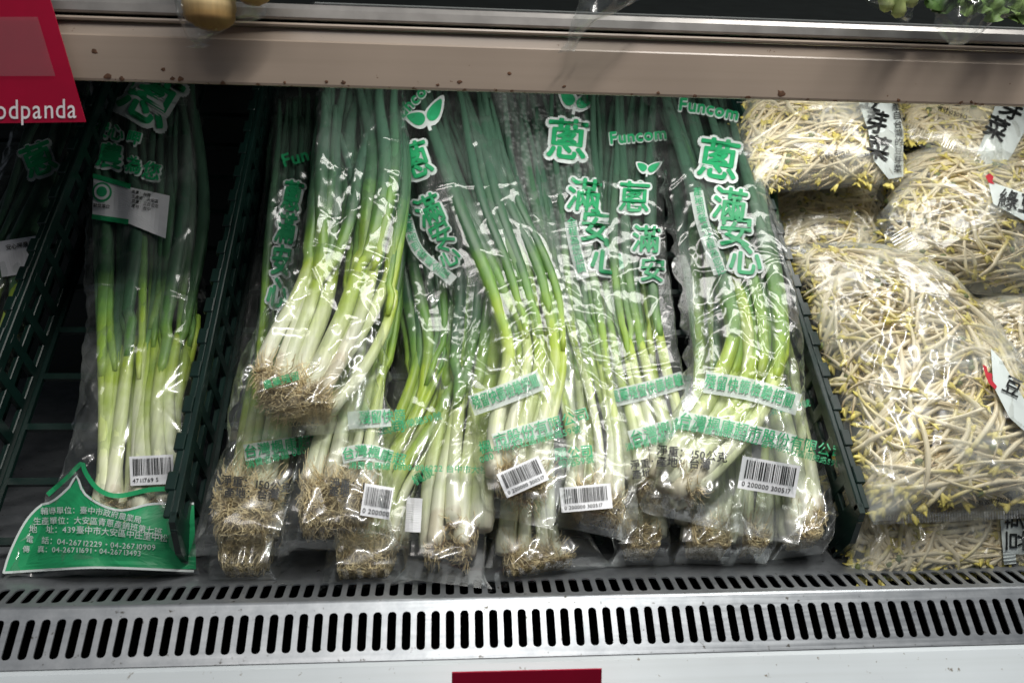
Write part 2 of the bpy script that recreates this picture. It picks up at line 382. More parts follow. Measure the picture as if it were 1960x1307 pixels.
V = [(XL, .1185, .4085), (XR, .1185, .4085), (XR, .598, .56), (XL, .598, .56), (XL, .1185, .405), (XR, .1185, .405), (XR, .598, .55), (XL, .598, .55)]
mb.add(V, [(0, 1, 2, 3), (7, 6, 5, 4), (0, 4, 5, 1), (2, 6, 7, 3)]); shelfpart(mb.build('shelf_panel', M['black'], shelf, smooth=False))

M['rust'] = simple('rust_stain', (.10, .045, .022), .8, noise=.5, nscale=300)
RF = Frame([0, .0990, .3562], [1, 0, 0], [0, .0347, .9994], [0, -.9994, .0347]); rr_ = np.random.default_rng(3)
for x, y, q in ((181, 99, 7), (312, 133, 5), (206, 147, 8), (232, 151, 6), (975, 141, 4.5), (880, 157, 5), (838, 163, 4), (657, 158, 5), (625, 157, 4), (1495, 179, 9), (345, 152, 7), (1260, 178, 4), (1720, 192, 4), (330, 151, 5), (545, 158, 4), (1080, 166, 4), (1330, 184, 5), (1860, 196, 4)):
    q_ = [(x + q * rr_.uniform(.55, 1.2) * math.cos(a), y + q * .8 * rr_.uniform(.55, 1.2) * math.sin(a)) for a in np.linspace(0, 2 * math.pi, 11, endpoint=False)]
    c_ = RF.w(RF.un(q_ + [(x, y)], [.0002] * 11 + [.0007])); mk('rust_spot', c_, None, [(i, (i + 1) % 11, 11) for i in range(11)], M['rust'], shelf, True, loc=(0, .10, .354))

# ------------------------------------------------------------------ crates
def wall_parts(name, a, b0, b1, H, parent, loc, out=1):
    """one latticed crate side standing off the slope at a; out = which way the flange turns"""
    mb_ = MB(); t = .0022
    mb_.box((a - t, b0 + .012, H - .012), (a + t, b1, H), SLOPE, .0008)                       # rim
    mb_.box((a - .007 if out < 0 else a + t, b0 + .012, H - .0035), (a - t if out < 0 else a + .007, b1, H - .0002), SLOPE, .0006)
    mb_.box((a - t, b0, 0), (a + t, b1, .009), SLOPE, .0008)
    mb_.box((a - t * .9, b0 + .004, H * .47), (a + t * .9, b1, H * .47 + .009), SLOPE, .0006)
    n = int((b1 - b0) / .033)
    for i in range(n + 1):
        b = b0 + .004 + i * (b1 - b0 - .012) / n
        wd = .018 if i == 0 else .0105
        mb_.box((a - t * 1.05, b, .001), (a + t * 1.05, b + wd, H - .006), SLOPE, .0007)
        if i > 0: mb_.box((a + (t if out > 0 else -t - .0075), b - .004, H - .0045), (a + (t + .0075 if out > 0 else -t), b + .011, H + .0012), SLOPE, .0008)
    # cut-off front corner gusset
    V = SLOPE.w([(a - t, b0 - .002, 0), (a - t, b0 + .016, 0), (a - t, b0 + .016, H), (a - t, b0 + .008, H), (a - t, b0 - .004, H * .55), (a + t, b0 - .002, 0), (a + t, b0 + .016, 0), (a + t, b0 + .016, H), (a + t, b0 + .008, H), (a + t, b0 - .004, H * .55)])
    mb_.add(V, [(0, 5, 9, 4), (4, 9, 8, 3), (3, 8, 7, 2)], [(0, 4, 1), (4, 3, 1), (3, 2, 1), (5, 6, 9), (9, 6, 8), (8, 6, 7)])
    return mb_.build(name, M['crate'], parent, smooth=False, loc=loc)
def crate(a0, a1, b0, b1, H, label, walls=(1, 1)):
    L = SLOPE.w([[(a0 + a1) / 2, b0, 0]])[0]
    r = thing('plastic_crate', L, label, 'crate', 'dark green plastic crates')
    if walls[0]: wall_parts('side_wall', a0, b0, b1, H, r, L, -1)
    if walls[1]: wall_parts('side_wall', a1, b0, b1, H, r, L, 1)
    mb_ = MB(); n = int((a1 - a0) / .06)
    for i in range(n + 1):
        a = a0 + .003 + i * (a1 - a0 - .006) / n
        mb_.box((a - .003, b0 + .015, -.004), (a + .003, b1, 0), SLOPE)
    n = int((b1 - b0) / .05)
    for i in range(n):
        b = b0 + .02 + i * .05
        mb_.box((a0 + .003, b, -.0045), (a1 - .003, b + .006, -.0005), SLOPE)
    mb_.build('base', M['crate'], r, smooth=False, loc=L)
    mb_ = MB(); mb_.box((a0 + .0025, b1 - .004, 0), (a1 - .0025, b1, H), SLOPE, .001); mb_.build('back_wall_panel', M['crate'], r, smooth=False, loc=L)
    return r
crate(-.1885, .3125, .004, .60, .062, 'dark green latticed crate holding the middle spring onions')
crate(-.3475, -.2035, .004, .60, .062, 'narrow dark green latticed crate at the left holding the bag with the green foot', (1, 0))
crate(-.66, -.3625, .004, .60, .062, 'dark green latticed crate at the far left edge under the red sign', (0, 0))

# ------------------------------------------------------------------ lettering
_glyph = {}
def glyph(ch, off=0.0):
    if (ch, off) not in _glyph:
        cu = bpy.data.curves.new('g', 'FONT'); cu.body = ch; cu.offset = off; cu.resolution_u = 3
        o = bpy.data.objects.new('g', cu); COL.objects.link(o)
        ev = o.evaluated_get(bpy.context.evaluated_depsgraph_get()); me = ev.to_mesh()
        V = np.array([v.co[:2] for v in me.vertices]).reshape(-1, 2); me.calc_loop_triangles()
        T = np.array([t.vertices[:] for t in me.loop_triangles], int).reshape(-1, 3)
        ev.to_mesh_clear(); bpy.data.objects.remove(o); bpy.data.curves.remove(cu)
        _glyph[(ch, off)] = (V, T)
    return _glyph[(ch, off)]
def width(ch):
    if ord(ch) > 0x2000: return 1.0
    if ch == ' ': return .32
    V, _ = glyph(ch); return (V[:, 0].max() + .09) if len(V) else .3
def shape_text(s, path, size, mode='h', off=0.0, gap=0.0, stretch=1.0):
    """characters set along a pixel path; returns flat pixel verts and tris"""
    P = catmull(np.array(path, float), 60); d = np.r_[0, np.cumsum(np.linalg.norm(np.diff(P, axis=0), axis=1))]
    adv = [(width(c) * stretch if mode == 'h' else 1.0) * size + gap * size for c in s]
    pos = 0; Vs, Ts, n = [], [], 0
    for c, a in zip(s, adv):
        mid = pos + (a - gap * size) / 2; pos += a
        x = np.interp(mid, d, P[:, 0]); y = np.interp(mid, d, P[:, 1])
        if mid > d[-1]:
            u = (P[-1] - P[-2]) / np.linalg.norm(P[-1] - P[-2]); x, y = P[-1] + u * (mid - d[-1])
        e_ = 2.0; x1 = np.interp(mid + e_, d, P[:, 0]) - np.interp(mid - e_, d, P[:, 0]); y1 = np.interp(mid + e_, d, P[:, 1]) - np.interp(mid - e_, d, P[:, 1])
        if abs(x1) + abs(y1) < 1e-6: x1, y1 = P[-1] - P[-2]
        an = math.atan2(y1, x1)
        if mode == 'v': an -= math.pi / 2
        V, T = glyph(c, off)
        if not len(V): continue
        cw = width(c); q = np.stack([(V[:, 0] - cw / 2) * size * stretch, -(V[:, 1] - .36) * size], 1)
        ca, sa = math.cos(an), math.sin(an)
        q = np.stack([x + ca * q[:, 0] - sa * q[:, 1], y + sa * q[:, 0] + ca * q[:, 1]], 1)
        Vs.append(q); Ts.append(T + n); n += len(q)
    return np.concatenate(Vs), np.concatenate(Ts)
def band_shape(path, hw, n=40):
    P = catmull(np.array(path, float), n); t = np.gradient(P, axis=0); t /= np.linalg.norm(t, axis=1, keepdims=True)
    nn = np.stack([-t[:, 1], t[:, 0]], 1); k = 5
    V = np.concatenate([P + nn * hw * s for s in np.linspace(-1, 1, k)])
    T = []
    for j in range(k - 1):
        for i in range(n - 1):
            a = j * n + i; T += [(a, a + 1, a + n + 1), (a, a + n + 1, a + n)]
    return V, np.array(T)
def poly_fan(pts):
    pts = np.array(pts, float); per = np.linalg.norm(np.roll(pts, -1, 0) - pts, axis=1).sum(); st = max(4, per / 140)
    V = np.concatenate([a + (b - a) * np.linspace(0, 1, max(1, int(np.linalg.norm(b - a) / st)), endpoint=False)[:, None] for a, b in zip(pts, np.roll(pts, -1, 0))])
    c = V.mean(0); n = len(V); kr = 2 if per < 200 else 9
    A = np.concatenate([c + (V - c) * (1 - k / kr) for k in range(kr)] + [[c]]); T = []
    for i in range(n):
        j = (i + 1) % n
        for k in range(kr - 1): T += [(k * n + i, k * n + j, k * n + n + j), (k * n + i, k * n + n + j, k * n + n + i)]
        T.append(((kr - 1) * n + i, (kr - 1) * n + j, kr * n))
    return A, np.array(T)

# ------------------------------------------------------------------ plastic film
def smooth2(H, it):
    for _ in range(it):
        G = H.copy(); G[1:-1] += H[:-2] + H[2:]; G[:, 1:-1] += H[:, :-2] + H[:, 2:]
        c = np.ones_like(H); c[1:-1] += 2; c[:, 1:-1] += 2
        H = G / c
    return H
def creases(A, B, n, amp, wlo, whi, along, r):
    """sharp random folds in the sheet"""
    Z = np.zeros_like(A); a0, a1, b0, b1 = A.min(), A.max(), B.min(), B.max()
    for _ in range(n):
        p = (r.uniform(a0, a1), r.uniform(b0, b1))
        th = (math.pi / 2 + r.normal(0, .45)) if r.random() < along else r.uniform(0, math.pi)
        L = r.uniform(.02, .09); wd = r.uniform(wlo, whi); am = amp * r.uniform(.3, 1.0) * (1 if r.random() < .7 else -1)
        da, db = A - p[0], B - p[1]
        s = da * math.cos(th) + db * math.sin(th); q = -da * math.sin(th) + db * math.cos(th)
        q = q + .25 * wd * np.sin(s / L * 2)
        wl = wd * (1 + .6 * s / L); wl = np.maximum(wl, wd * .25)
        Z += am * np.maximum(0, 1 - np.abs(q) / wl) * np.maximum(0, 1 - (s / L) ** 2)
    return Z
from mathutils.geometry import delaunay_2d_cdt
def facets(A, B, ca, cb, amp, r):
    """crumpled sheet: flat triangular facets between randomly raised points"""
    a0, a1, b0, b1 = A.min() - .01, A.max() + .01, B.min() - .01, B.max() + .01
    na, nb = max(3, int((a1 - a0) / ca)), max(3, int((b1 - b0) / cb))
    pts = [(a0 + (i + .5 + r.uniform(-.45, .45) * (0 < i < na - 1)) * (a1 - a0) / na, b0 + (j + .5 + r.uniform(-.45, .45) * (0 < j < nb - 1)) * (b1 - b0) / nb) for i in range(na) for j in range(nb)]
    pts += [(a0, b0), (a1, b0), (a0, b1), (a1, b1)]
    res = delaunay_2d_cdt([Vector(p) for p in pts], [], [], 0, 1e-6)
    P = np.array([v[:] for v in res[0]]); z = r.normal(0, amp, len(P)); Z = np.zeros_like(A)
    for t in res[2]:
        (x1, y1), (x2, y2), (x3, y3) = P[list(t)]
        dt = (y2 - y3) * (x1 - x3) + (x3 - x2) * (y1 - y3)
        if abs(dt) < 1e-12: continue
        l1 = ((y2 - y3) * (A - x3) + (x3 - x2) * (B - y3)) / dt; l2 = ((y3 - y1) * (A - x3) + (x1 - x3) * (B - y3)) / dt; l3 = 1 - l1 - l2
        k = (l1 >= 0) & (l2 >= 0) & (l3 >= 0)
        Z[k] = (l1 * z[t[0]] + l2 * z[t[1]] + l3 * z[t[2]])[k]
    return Z
def wrinkles(A, B, n, r):
    """families of long, nearly parallel tension lines"""
    Z = np.zeros_like(A); a0, a1, b0, b1 = A.min(), A.max(), B.min(), B.max()
    for _ in range(n):
        th = math.pi / 2 + r.choice([-1, 1]) * r.uniform(.05, .95); p = np.array([r.uniform(a0, a1), r.uniform(b0, b1)])
        nn = np.array([-math.sin(th), math.cos(th)]); fan = r.normal(0, .05)
        for k in range(r.integers(2, 7)):
            q0 = p + nn * k * r.uniform(.004, .010); t2 = th + k * fan + r.normal(0, .03); L = r.uniform(.018, .06); wd = r.uniform(.0022, .0042); am = r.uniform(.0005, .0015)
            s = (A - q0[0]) * math.cos(t2) + (B - q0[1]) * math.sin(t2); q = -(A - q0[0]) * math.sin(t2) + (B - q0[1]) * math.cos(t2)
            Z += am * np.maximum(0, 1 - np.abs(q) / wd) * np.maximum(0, 1 - (s / L) ** 2)
    return Z
class Film:
    def __init__(s, fr, left, right, hs, samples=None, slope=.45, amp=.0022, ncr=90, step=.0017, dome=0.0, seed=0, along=.5, it=3, fc=(.015, .060, .0019)):
        r = np.random.default_rng(seed + 100); s.fr = fr
        h = np.asarray(hs, float); h = h if len(h) == len(left) else np.linspace(h[0], h[-1], len(left))
        Lp = fr.un(left, h); Rp = fr.un(right, h)
        nv = int(max(12, np.linalg.norm(np.diff(Lp, axis=0), axis=1).sum() / step)); nv = min(nv, 330)
        nu = int(max(10, np.linalg.norm(Rp - Lp, axis=1).max() / step)); nu = min(nu, 130)
        L = catmull(Lp, nv); R = catmull(Rp, nv)
        u = np.linspace(0, 1, nu)[None, :, None]
        G = L[:, None] * (1 - u) + R[:, None] * u
        wob = smooth2(r.normal(0, 1, (nv, 2)), 6) * .0030          # edges never quite straight
        G[:, 0, :2] += wob[:, :1]; 
        ed = np.exp(-np.minimum(u[0, :, 0], 1 - u[0, :, 0]) * 14)
        G[:, :, 0] += ed[None] * smooth2(r.normal(0, .006, (nv, nu)), 8)
        fin = G[:, :, 2].copy(); H = fin.copy()
        U = np.abs(2 * u[0, :, 0] - 1)[None]; Vv = np.linspace(0, 1, nv)[:, None]
        if dome:
            H = fin + dome * (np.maximum(0, 1 - U ** 2.6) * np.maximum(0, 1 - np.abs(2 * Vv - 1) ** 3.0)) ** .6
        if samples is not None:
            Q = G.reshape(-1, 3)[:, :2]; best = np.full(len(Q), -9.0)
            for k in range(0, len(samples), 400):
                S = samples[k:k + 400]
                d = np.sqrt(((Q[:, None] - S[None, :, :2]) ** 2).sum(2))
                best = np.maximum(best, (S[None, :, 2] - slope * d - 6 * d * d).max(1))
            H = np.maximum(H, best.reshape(nv, nu) + .0008)
            H = smooth2(H, it * 3)
        s.sm = np.maximum(smooth2(H, 14), H)
        H = H + creases(G[:, :, 0], G[:, :, 1], ncr, amp, .0025, .009, along, r)
        H = H + facets(G[:, :, 0], G[:, :, 1], fc[0], fc[1], fc[2], r) + wrinkles(G[:, :, 0], G[:, :, 1], int(ncr * .16), r)
        edge = np.minimum(1, np.minimum(np.minimum(u[0, :, 0], 1 - u[0, :, 0])[None] * nu / 2.5, np.minimum(Vv * nv / 2.5, 9)))
        edge = np.clip(edge, 0, 1)
        H = fin * (1 - edge) + H * edge + (1 - edge) * creases(G[:, :, 0], G[:, :, 1], 22, .0045, .004, .012, .3, r)
        G[:, :, 2] = H; s.G = G; s.fin = fin; s.nv, s.nu = nv, nu
        s.W = fr.w(G.reshape(-1, 3)); px = project(s.W)
        s.kd = KDTree(len(px))
        for i, p in enumerate(px): s.kd.insert((p[0], p[1], 0), i)
        s.kd.balance(); s.hflat = s.sm.ravel()
    def build(s, parent, loc, mt, name='plastic_film'):
        nv, nu = s.nv, s.nu; i, j = np.meshgrid(np.arange(nv - 1), np.arange(nu - 1), indexing='ij'); a = i * nu + j; i0, j0 = i, j
        Q = np.stack([a, a + 1, a + nu + 1, a + nu], -1).reshape(-1, 4)
        V = s.W
        # back of the bag: a coarser sheet lying under the contents, sharing the outline
        st = 5; iv = np.unique(np.r_[np.arange(0, nv, st), nv - 1]); iu = np.unique(np.r_[np.arange(0, nu, st), nu - 1])
        Bk = s.G[np.ix_(iv, iu)].copy(); f = s.fin[np.ix_(iv, iu)]
        Bk[:, :, 2] = f - .0018; n2, m2 = len(iv), len(iu)
        i, j = np.meshgrid(np.arange(n2 - 1), np.arange(m2 - 1), indexing='ij'); b = len(V) + i * m2 + j
        Q2 = np.stack([b, b + m2, b + m2 + 1, b + 1], -1).reshape(-1, 4)
        V = np.concatenate([V, s.fr.w(Bk.reshape(-1, 3))])
        return mk(name, V, np.concatenate([Q, Q2[:, ::-1]]), mats=[mt, M['film_back'], M['weld']], mi=np.r_[(((j0 == 0) | (j0 == nu - 2) | (i0 == 0)) * 2).ravel(), np.ones(len(Q2))], parent=parent, smooth=True, loc=loc)
    def lay(s, V2, T, off, mt, parent, loc, name):
        hh = np.empty(len(V2))
        for k, p in enumerate(V2):
            f = s.kd.find_n((p[0], p[1], 0), 4); w_ = [1 / (1 + d) ** 2 for _, _, d in f]
            hh[k] = sum(a * s.hflat[i] for a, (_, i, _) in zip(w_, f)) / sum(w_)
        P = s.fr.w(s.fr.un(V2, hh) + np.stack([np.zeros(len(V2)), np.zeros(len(V2)), np.zeros(len(V2)) + off + .0006], 1))
        T = np.asarray(T)
        a, b, c = P[T[:, 0]], P[T[:, 1]], P[T[:, 2]]
        fl = (np.cross(b - a, c - a) @ s.fr.M[2]) < 0; T = T.copy(); T[fl] = T[fl][:, ::-1]
        return mk(name, P, None, T, mt, parent, False, loc=loc)

# prints on a film ---------------------------------------------------------
class Print:
    def __init__(s, film, parent, loc): s.f, s.p, s.l = film, parent, loc
    def text(s, t, path, size, ink='green_ink', mode='h', name='printed_text', off=.0021, bold=.012, outline=0.0, gap=0.0, stretch=1.0, white='white_ink'):
        V, T = shape_text(t, path, size, mode, 0.0, gap, stretch)
        def stamp(rad, k, off, mt, nm):                       # thickened strokes: the glyphs set k times round a small circle
            q = [(0, 0)] + [(rad * size * math.cos(a), rad * size * math.sin(a)) for a in np.linspace(0, 2 * math.pi, k, endpoint=False)]
            return s.f.lay(np.concatenate([V + p for p in q]), np.concatenate([T + i * len(V) for i in range(len(q))]), np.repeat(off + np.arange(len(q)) * .00002, len(V)), mt, s.p, s.l, nm)
        if outline: stamp(outline, 12, .0007, M[white], 'text_outline')
        return stamp(bold, 6 if size > 40 else 4, off, M[ink], name)
    def band(s, path, hw, mt='band', name='printed_band', off=.0004):
        V, T = band_shape(path, hw); return s.f.lay(V, T, off, M[mt], s.p, s.l, name)
    def poly(s, pts, mt, name, off=.0005):
        V, T = poly_fan(pts); return s.f.lay(V, T, off, M[mt], s.p, s.l, name)
    def sprout_logo(s, x, y, sz, ang=0.0):
        def leaf(cx, cy, L, W, a, k):
            q = [(math.cos(t), math.sin(t)) for t in np.linspace(0, 2 * math.pi, 18, endpoint=False)]
            out = []
            for u, v in q:
                px_, py_ = u * L * k, v * W * (1 - .45 * u) * k
                out.append((cx + px_ * math.cos(a) - py_ * math.sin(a), cy + px_ * math.sin(a) + py_ * math.cos(a)))
            return out
        ca, sa = math.cos(ang), math.sin(ang); rt = lambda dx, dy: (x + ca * dx - sa * dy, y + sa * dx + ca * dy)
        for (dx, dy, L, W, a) in ((.42, -.30, .52, .24, -.72), (-.36, -.25, .40, .26, -2.55)):
            c = rt(dx * sz, dy * sz)
            s.poly(leaf(*c, L * sz, W * sz, a + ang, 1.22), 'white_ink', 'logo_outline', .0006)
            s.poly(leaf(*c, L * sz, W * sz, a + ang, .86), 'green_ink_pale', 'logo_leaf', .0012)
        s.poly([rt(-.07 * sz, -.1 * sz), rt(.07 * sz, -.1 * sz), rt(.06 * sz, .35 * sz), rt(-.06 * sz, .35 * sz)], 'white_ink', 'logo_stem', .0007)
    def barcode(s, c, w_, h_, ang, digits='0 200000 300517', clip=1.0, seed=1):
        """small white sticker with bars and a number"""
        ca, sa = math.cos(ang), math.sin(ang); rt = lambda dx, dy: (c[0] + ca * dx - sa * dy, c[1] + sa * dx + ca * dy)
        path = [rt(-w_ / 2, 0), rt(0, 0), rt(w_ / 2, 0)]
        V, T = band_shape(path, h_ / 2, 20); lab = s.f.lay(V, T, .0016, M['paper'], s.p, s.l, 'barcode_label')
        r = random.Random(seed); x = -w_ * .42; Vs, Ts, n = [], [], 0
        while x < w_ * .42:
            bw = w_ * r.choice([.010, .010, .018, .026]); 
            for k in range(3):
                y0 = -h_ * .40 + k * h_ * .19; y1 = y0 + h_ * .19
                Vs += [rt(x, y0), rt(x + bw, y0), rt(x + bw, y1), rt(x, y1)]; Ts += [(n, n + 1, n + 2), (n, n + 2, n + 3)]; n += 4
            x += bw + w_ * r.choice([.010, .016, .024])
        b = s.f.lay(np.array(Vs), np.array(Ts), .0022, M['black_ink'], s.p, s.l, 'bars'); b.parent = lab
        V, T = shape_text(digits, [rt(-w_ * .44, h_ * .34), rt(w_ * .46, h_ * .34)], h_ * .20, 'h', .008)
        b = s.f.lay(V, T, .0022, M['black_ink'], s.p, s.l, 'digits'); b.parent = lab
        return lab

# ------------------------------------------------------------------ spring onions
def onion_bag(label, group, content, n, left, right, hs, seed, split=.26, layers=2, r0=.0058, root_len=.028, roots=46, rootspread=1.0, film='film', fan=1.0, dim=0.0,
              slope=.27, ncr=50, amp=.0024, whiteness=0.0, converge=None, leaf_end=(.86, 1.02), q_pow=1.0):
    r = np.random.default_rng(seed)
    C = np.array(content, float)
    abh = SLOPE.un(C[:, :2], C[:, 2]); hw = np.abs(SLOPE.un(C[:, :2] + [[1, 0]] * len(C), C[:, 2]) - abh)[:, 0] * C[:, 3]
    K = 60; path = catmull(np.c_[abh, hw], K); hwp = path[:, 3]; path = path[:, :3]
    tg = np.gradient(path, axis=0); tg /= np.linalg.norm(tg, axis=1, keepdims=True)
    side = np.stack([tg[:, 1], -tg[:, 0], np.zeros(K)], 1); side /= np.linalg.norm(side, axis=1, keepdims=True)
    hh_ = np.linspace(hs[0], hs[-1], len(left)); eL = SLOPE.un(left, hh_); eR = SLOPE.un(right, hh_)
    root = thing('spring_onion_bag', SLOPE.w([path[0]])[0], label, 'bag of spring onions', group); L = np.array(root.location)
    t = np.linspace(0, 1, K); samples = []
    def line(q, hq, t0, t1, k, q2=None):
        tt = np.linspace(t0, t1, k); f = lambda A: np.stack([np.interp(tt, t, A[:, i]) for i in range(A.shape[1])], 1)
        qq = q if q2 is None else q + (q2 - q) * np.clip((tt - t0) / max(1e-6, t1 - t0), 0, 1) ** .8
        ww = np.interp(tt, t, hwp)
        p = f(path) + f(side) * (np.asarray(qq) * ww)[:, None]; p[:, 2] += hq
        return p, tt
    n = n + 1
    qs = (np.linspace(-1, 1, n) if n > 1 else np.zeros(1)); qs = np.sign(qs) * np.abs(qs) ** q_pow + r.normal(0, .10, n)
    for i in range(n):
        q = qs[i] * .92; ly = (i * 7 + seed) % layers
        hq = (ly - (layers - 1) / 2) * .0095 + r.normal(0, .0012)
        rr = r0 * r.uniform(.62, 1.15); sp = split * r.uniform(.82, 1.2); st = r.uniform(0, .035)
        ph = r.uniform(0, 6.28, 4); wa = r.uniform(.0015, .0055)
        k = 20; qe = float(np.clip(q + r.normal(0, .22), -.95, .95)); p, tt = line(q, hq, st, sp + .05, k, qe); q = q + (qe - q) * ((sp - .02 - st) / (sp + .05 - st)) ** .8
        wob = np.sin(tt * 7 + ph[0]) * wa; p[:, 0] += wob; p[:, 2] += np.sin(tt * 11 + ph[1]) * wa * .4
        z = np.linspace(0, 1, k)
        rad = rr * (1.22 * np.exp(-(z / .06) ** 2) * .22 + 1.0 - .22 * z); rad[0] *= .72; rad[-1] *= .5; rad[-2] *= .8
        V, Q, T = tubes(SLOPE.w(p)[None], rad[None], 10, .92)
        gr = np.repeat(tt / (split + .02) * .36 - whiteness, 10)
        so = mk('spring_onion', V, Q, T, M['onion'], root, True, gr, L)
        samples.append(np.c_[p[:, :2], p[:, 2] + rad])
        # leaves leave the neck
        for j in range(3 if r.random() < .7 else 2):
            kk = 30; q2 = np.clip(q * (1.0) + fan * r.normal(0, .55) + fan * (j - 1) * .22, -1.08, 1.08)
            p2, t2 = line(p_q(q, 0), hq + (j - 1) * .0035, sp - .02, r.uniform(*leaf_end), kk, q2)
            zz = np.linspace(0, 1, kk)
            p2[:, 0] += np.interp(t2, tt, wob) * (t2 <= tt[-1]) * (1 - zz) ** 2 + np.sin(t2 * 10 + ph[2] + j) * wa * 1.3 * zz
            p2[:, 2] += (np.sin(t2 * 13 + ph[3] + 2 * j) * .002 + r.normal(0, .003)) * zz
            rl = rr * r.uniform(.70, 1.0) * (.72 + .48 * np.minimum(1, zz * 3.2)) * (1 - .55 * np.maximum(0, (zz - .45) / .55) ** 1.5); rl[0] *= .7
            V, Q, T = tubes(SLOPE.w(p2)[None], rl[None], 8, .8)
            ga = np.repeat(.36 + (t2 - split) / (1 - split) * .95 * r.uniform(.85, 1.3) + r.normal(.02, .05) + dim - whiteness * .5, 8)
            mk('leaf', V, Q, T, M['onion'], so, True, ga, L)
            samples.append(np.c_[p2[:, :2], p2[:, 2] + rl * .8])
        # roots
        nr = int(roots * 2.5 * r.uniform(.7, 1.3)); kk = 8
        d0 = -np.array([tg[0, 0], tg[0, 1], 0])
        di = d0 * r.uniform(.25, 1.0, (nr, 1)) + r.normal(0, .55 * rootspread, (nr, 3)) * [1, .6, .55]
        di /= np.linalg.norm(di, axis=1, keepdims=True)
        Lr = root_len * r.uniform(.35, 1.15, nr)
        P = np.zeros((nr, kk, 3)); P[:, 0] = p[0] + r.normal(0, rr * .42, (nr, 3)) * [1, .3, .8]
        cur = di.copy(); cv = r.normal(0, .42, (nr, 3))
        for s_ in range(1, kk):
            cur = cur + cv + r.normal(0, .30, (nr, 3)); cur[:, 2] -= .05; cur /= np.linalg.norm(cur, axis=1, keepdims=True)
            P[:, s_] = P[:, s_ - 1] + cur * (Lr / (kk - 1))[:, None]
        P[:, :, 2] = np.clip(P[:, :, 2], path[0, 2] - .013, path[0, 2] + .016)
        bl = eL[0, 1] + (eR[0, 1] - eL[0, 1]) * np.clip((P[:, :, 0] - eL[0, 0]) / (eR[0, 0] - eL[0, 0]), 0, 1) + .0035
        P[:, :, 1] = np.where(P[:, :, 1] < bl, bl + (bl - P[:, :, 1]) * .25 + r.uniform(0, .002, bl.shape), P[:, :, 1])
        aL = np.interp(P[:, :, 1], eL[:, 1], eL[:, 0]) + .005; aR = np.interp(P[:, :, 1], eR[:, 1], eR[:, 0]) - .005
        cc, ww = (aL + aR) / 2, np.maximum(.004, (aR - aL) / 2) * (.58 + .42 * np.sqrt(np.clip((P[:, :, 1] - bl) / .034, 0, 1)))
        P[:, :, 0] = cc + ww * np.tanh((P[:, :, 0] - cc) / ww * 1.05)
        R = np.linspace(1, .55, kk)[None] * r.uniform(.00028, .00054, (nr, 1))
        V, Q, T = tubes(SLOPE.w(P.reshape(-1, 3)).reshape(P.shape), R, 3, cap=False)
        ga = np.tile(np.repeat(np.linspace(0, 1, kk), 3), nr)
        mk('roots', V, Q, None, M['root'], so, True, ga, L)
        S = P[::3, ::2].reshape(-1, 3); samples.append(np.c_[S[:, :2], S[:, 2] + .0006])
    F = Film(SLOPE, left, right, hs, np.concatenate(samples), seed=seed, slope=slope, ncr=ncr, amp=amp)
    F.build(root, L, M[film])
    return root, F, Print(F, root, L)
def p_q(q, _): return q

MIDG = 'bags of spring onions in the middle crate'
def address(P, p1, p2, s1, s2, t1='台灣楓康超市股份有限公司', t2='消費者專線 0800-006222 台中市大社區南榮路59號'):
    P.band(p1, s1 * .62, name='printed_band'); P.text(t1, p1, s1, 'green_ink_pale', bold=.012)
    P.text(t2, p2, s2, 'green_ink_pale', bold=.012)

# --- bottom layer
onion_bag('spring onion bag lowest at the crate left, only its tan root ball showing beneath', MIDG,
    [(466, 1062, .014, 42), (500, 900, .016, 36), (540, 600, .018, 36), (580, 200, .02, 40)], 6,
    [(402, 1118), (425, 900), (470, 600), (530, 190)], [(532, 1118), (580, 900), (610, 600), (640, 190)], [.006], 11, roots=90, root_len=.034, ncr=60)
onion_bag('spring onion bag with curving yellow-green leaves and a wide root mat on the grille', MIDG,
    [(700, 1075, .016, 62), (735, 930, .018, 50), (805, 800, .024, 56), (845, 680, .03, 62), (838, 560, .03, 68), (805, 370, .03, 62), (780, 150, .03, 60)], 12,
    [(612, 1128), (650, 950), (735, 760), (762, 600), (755, 400), (720, 160)], [(778, 1120), (800, 970), (885, 800), (900, 600), (870, 400), (840, 160)], [.007], 12, roots=70, root_len=.03, whiteness=-.06)
onion_bag('spring onion bag with dark soil-stained roots lying lowest in the centre', MIDG,
    [(1015, 1082, .016, 62), (1015, 990, .018, 48), (1010, 800, .02, 45), (985, 500, .022, 50), (940, 150, .024, 55)], 6,
    [(915, 1135), (935, 980), (940, 750), (920, 500), (870, 160)], [(1160, 1085), (1100, 980), (1080, 750), (1040, 500), (1010, 160)], [.006], 13, roots=85, root_len=.024, rootspread=1.3, r0=.0066)
b9, f9, p9 = onion_bag('spring onion bag with a round root ball just right of centre, lowest in the pile', MIDG,
    [(1224, 1042, .018, 36), (1210, 900, .018, 36), (1190, 600, .02, 40), (1170, 150, .022, 50)], 6,
    [(1172, 1082), (1150, 900), (1130, 600), (1100, 160)], [(1276, 1080), (1270, 900), (1250, 600), (1240, 160)], [.007], 14, roots=80, root_len=.022, ncr=60)
onion_bag('spring onion bag whose brownish roots peek out left under the silver bag corner', MIDG,
    [(1345, 1046, .02, 45), (1365, 900, .02, 45), (1370, 600, .02, 45), (1310, 150, .024, 55)], 6,
    [(1282, 1076), (1300, 900), (1310, 600), (1240, 160)], [(1406, 1082), (1430, 900), (1440, 600), (1390, 160)], [.008], 15, roots=95, root_len=.026, ncr=60)
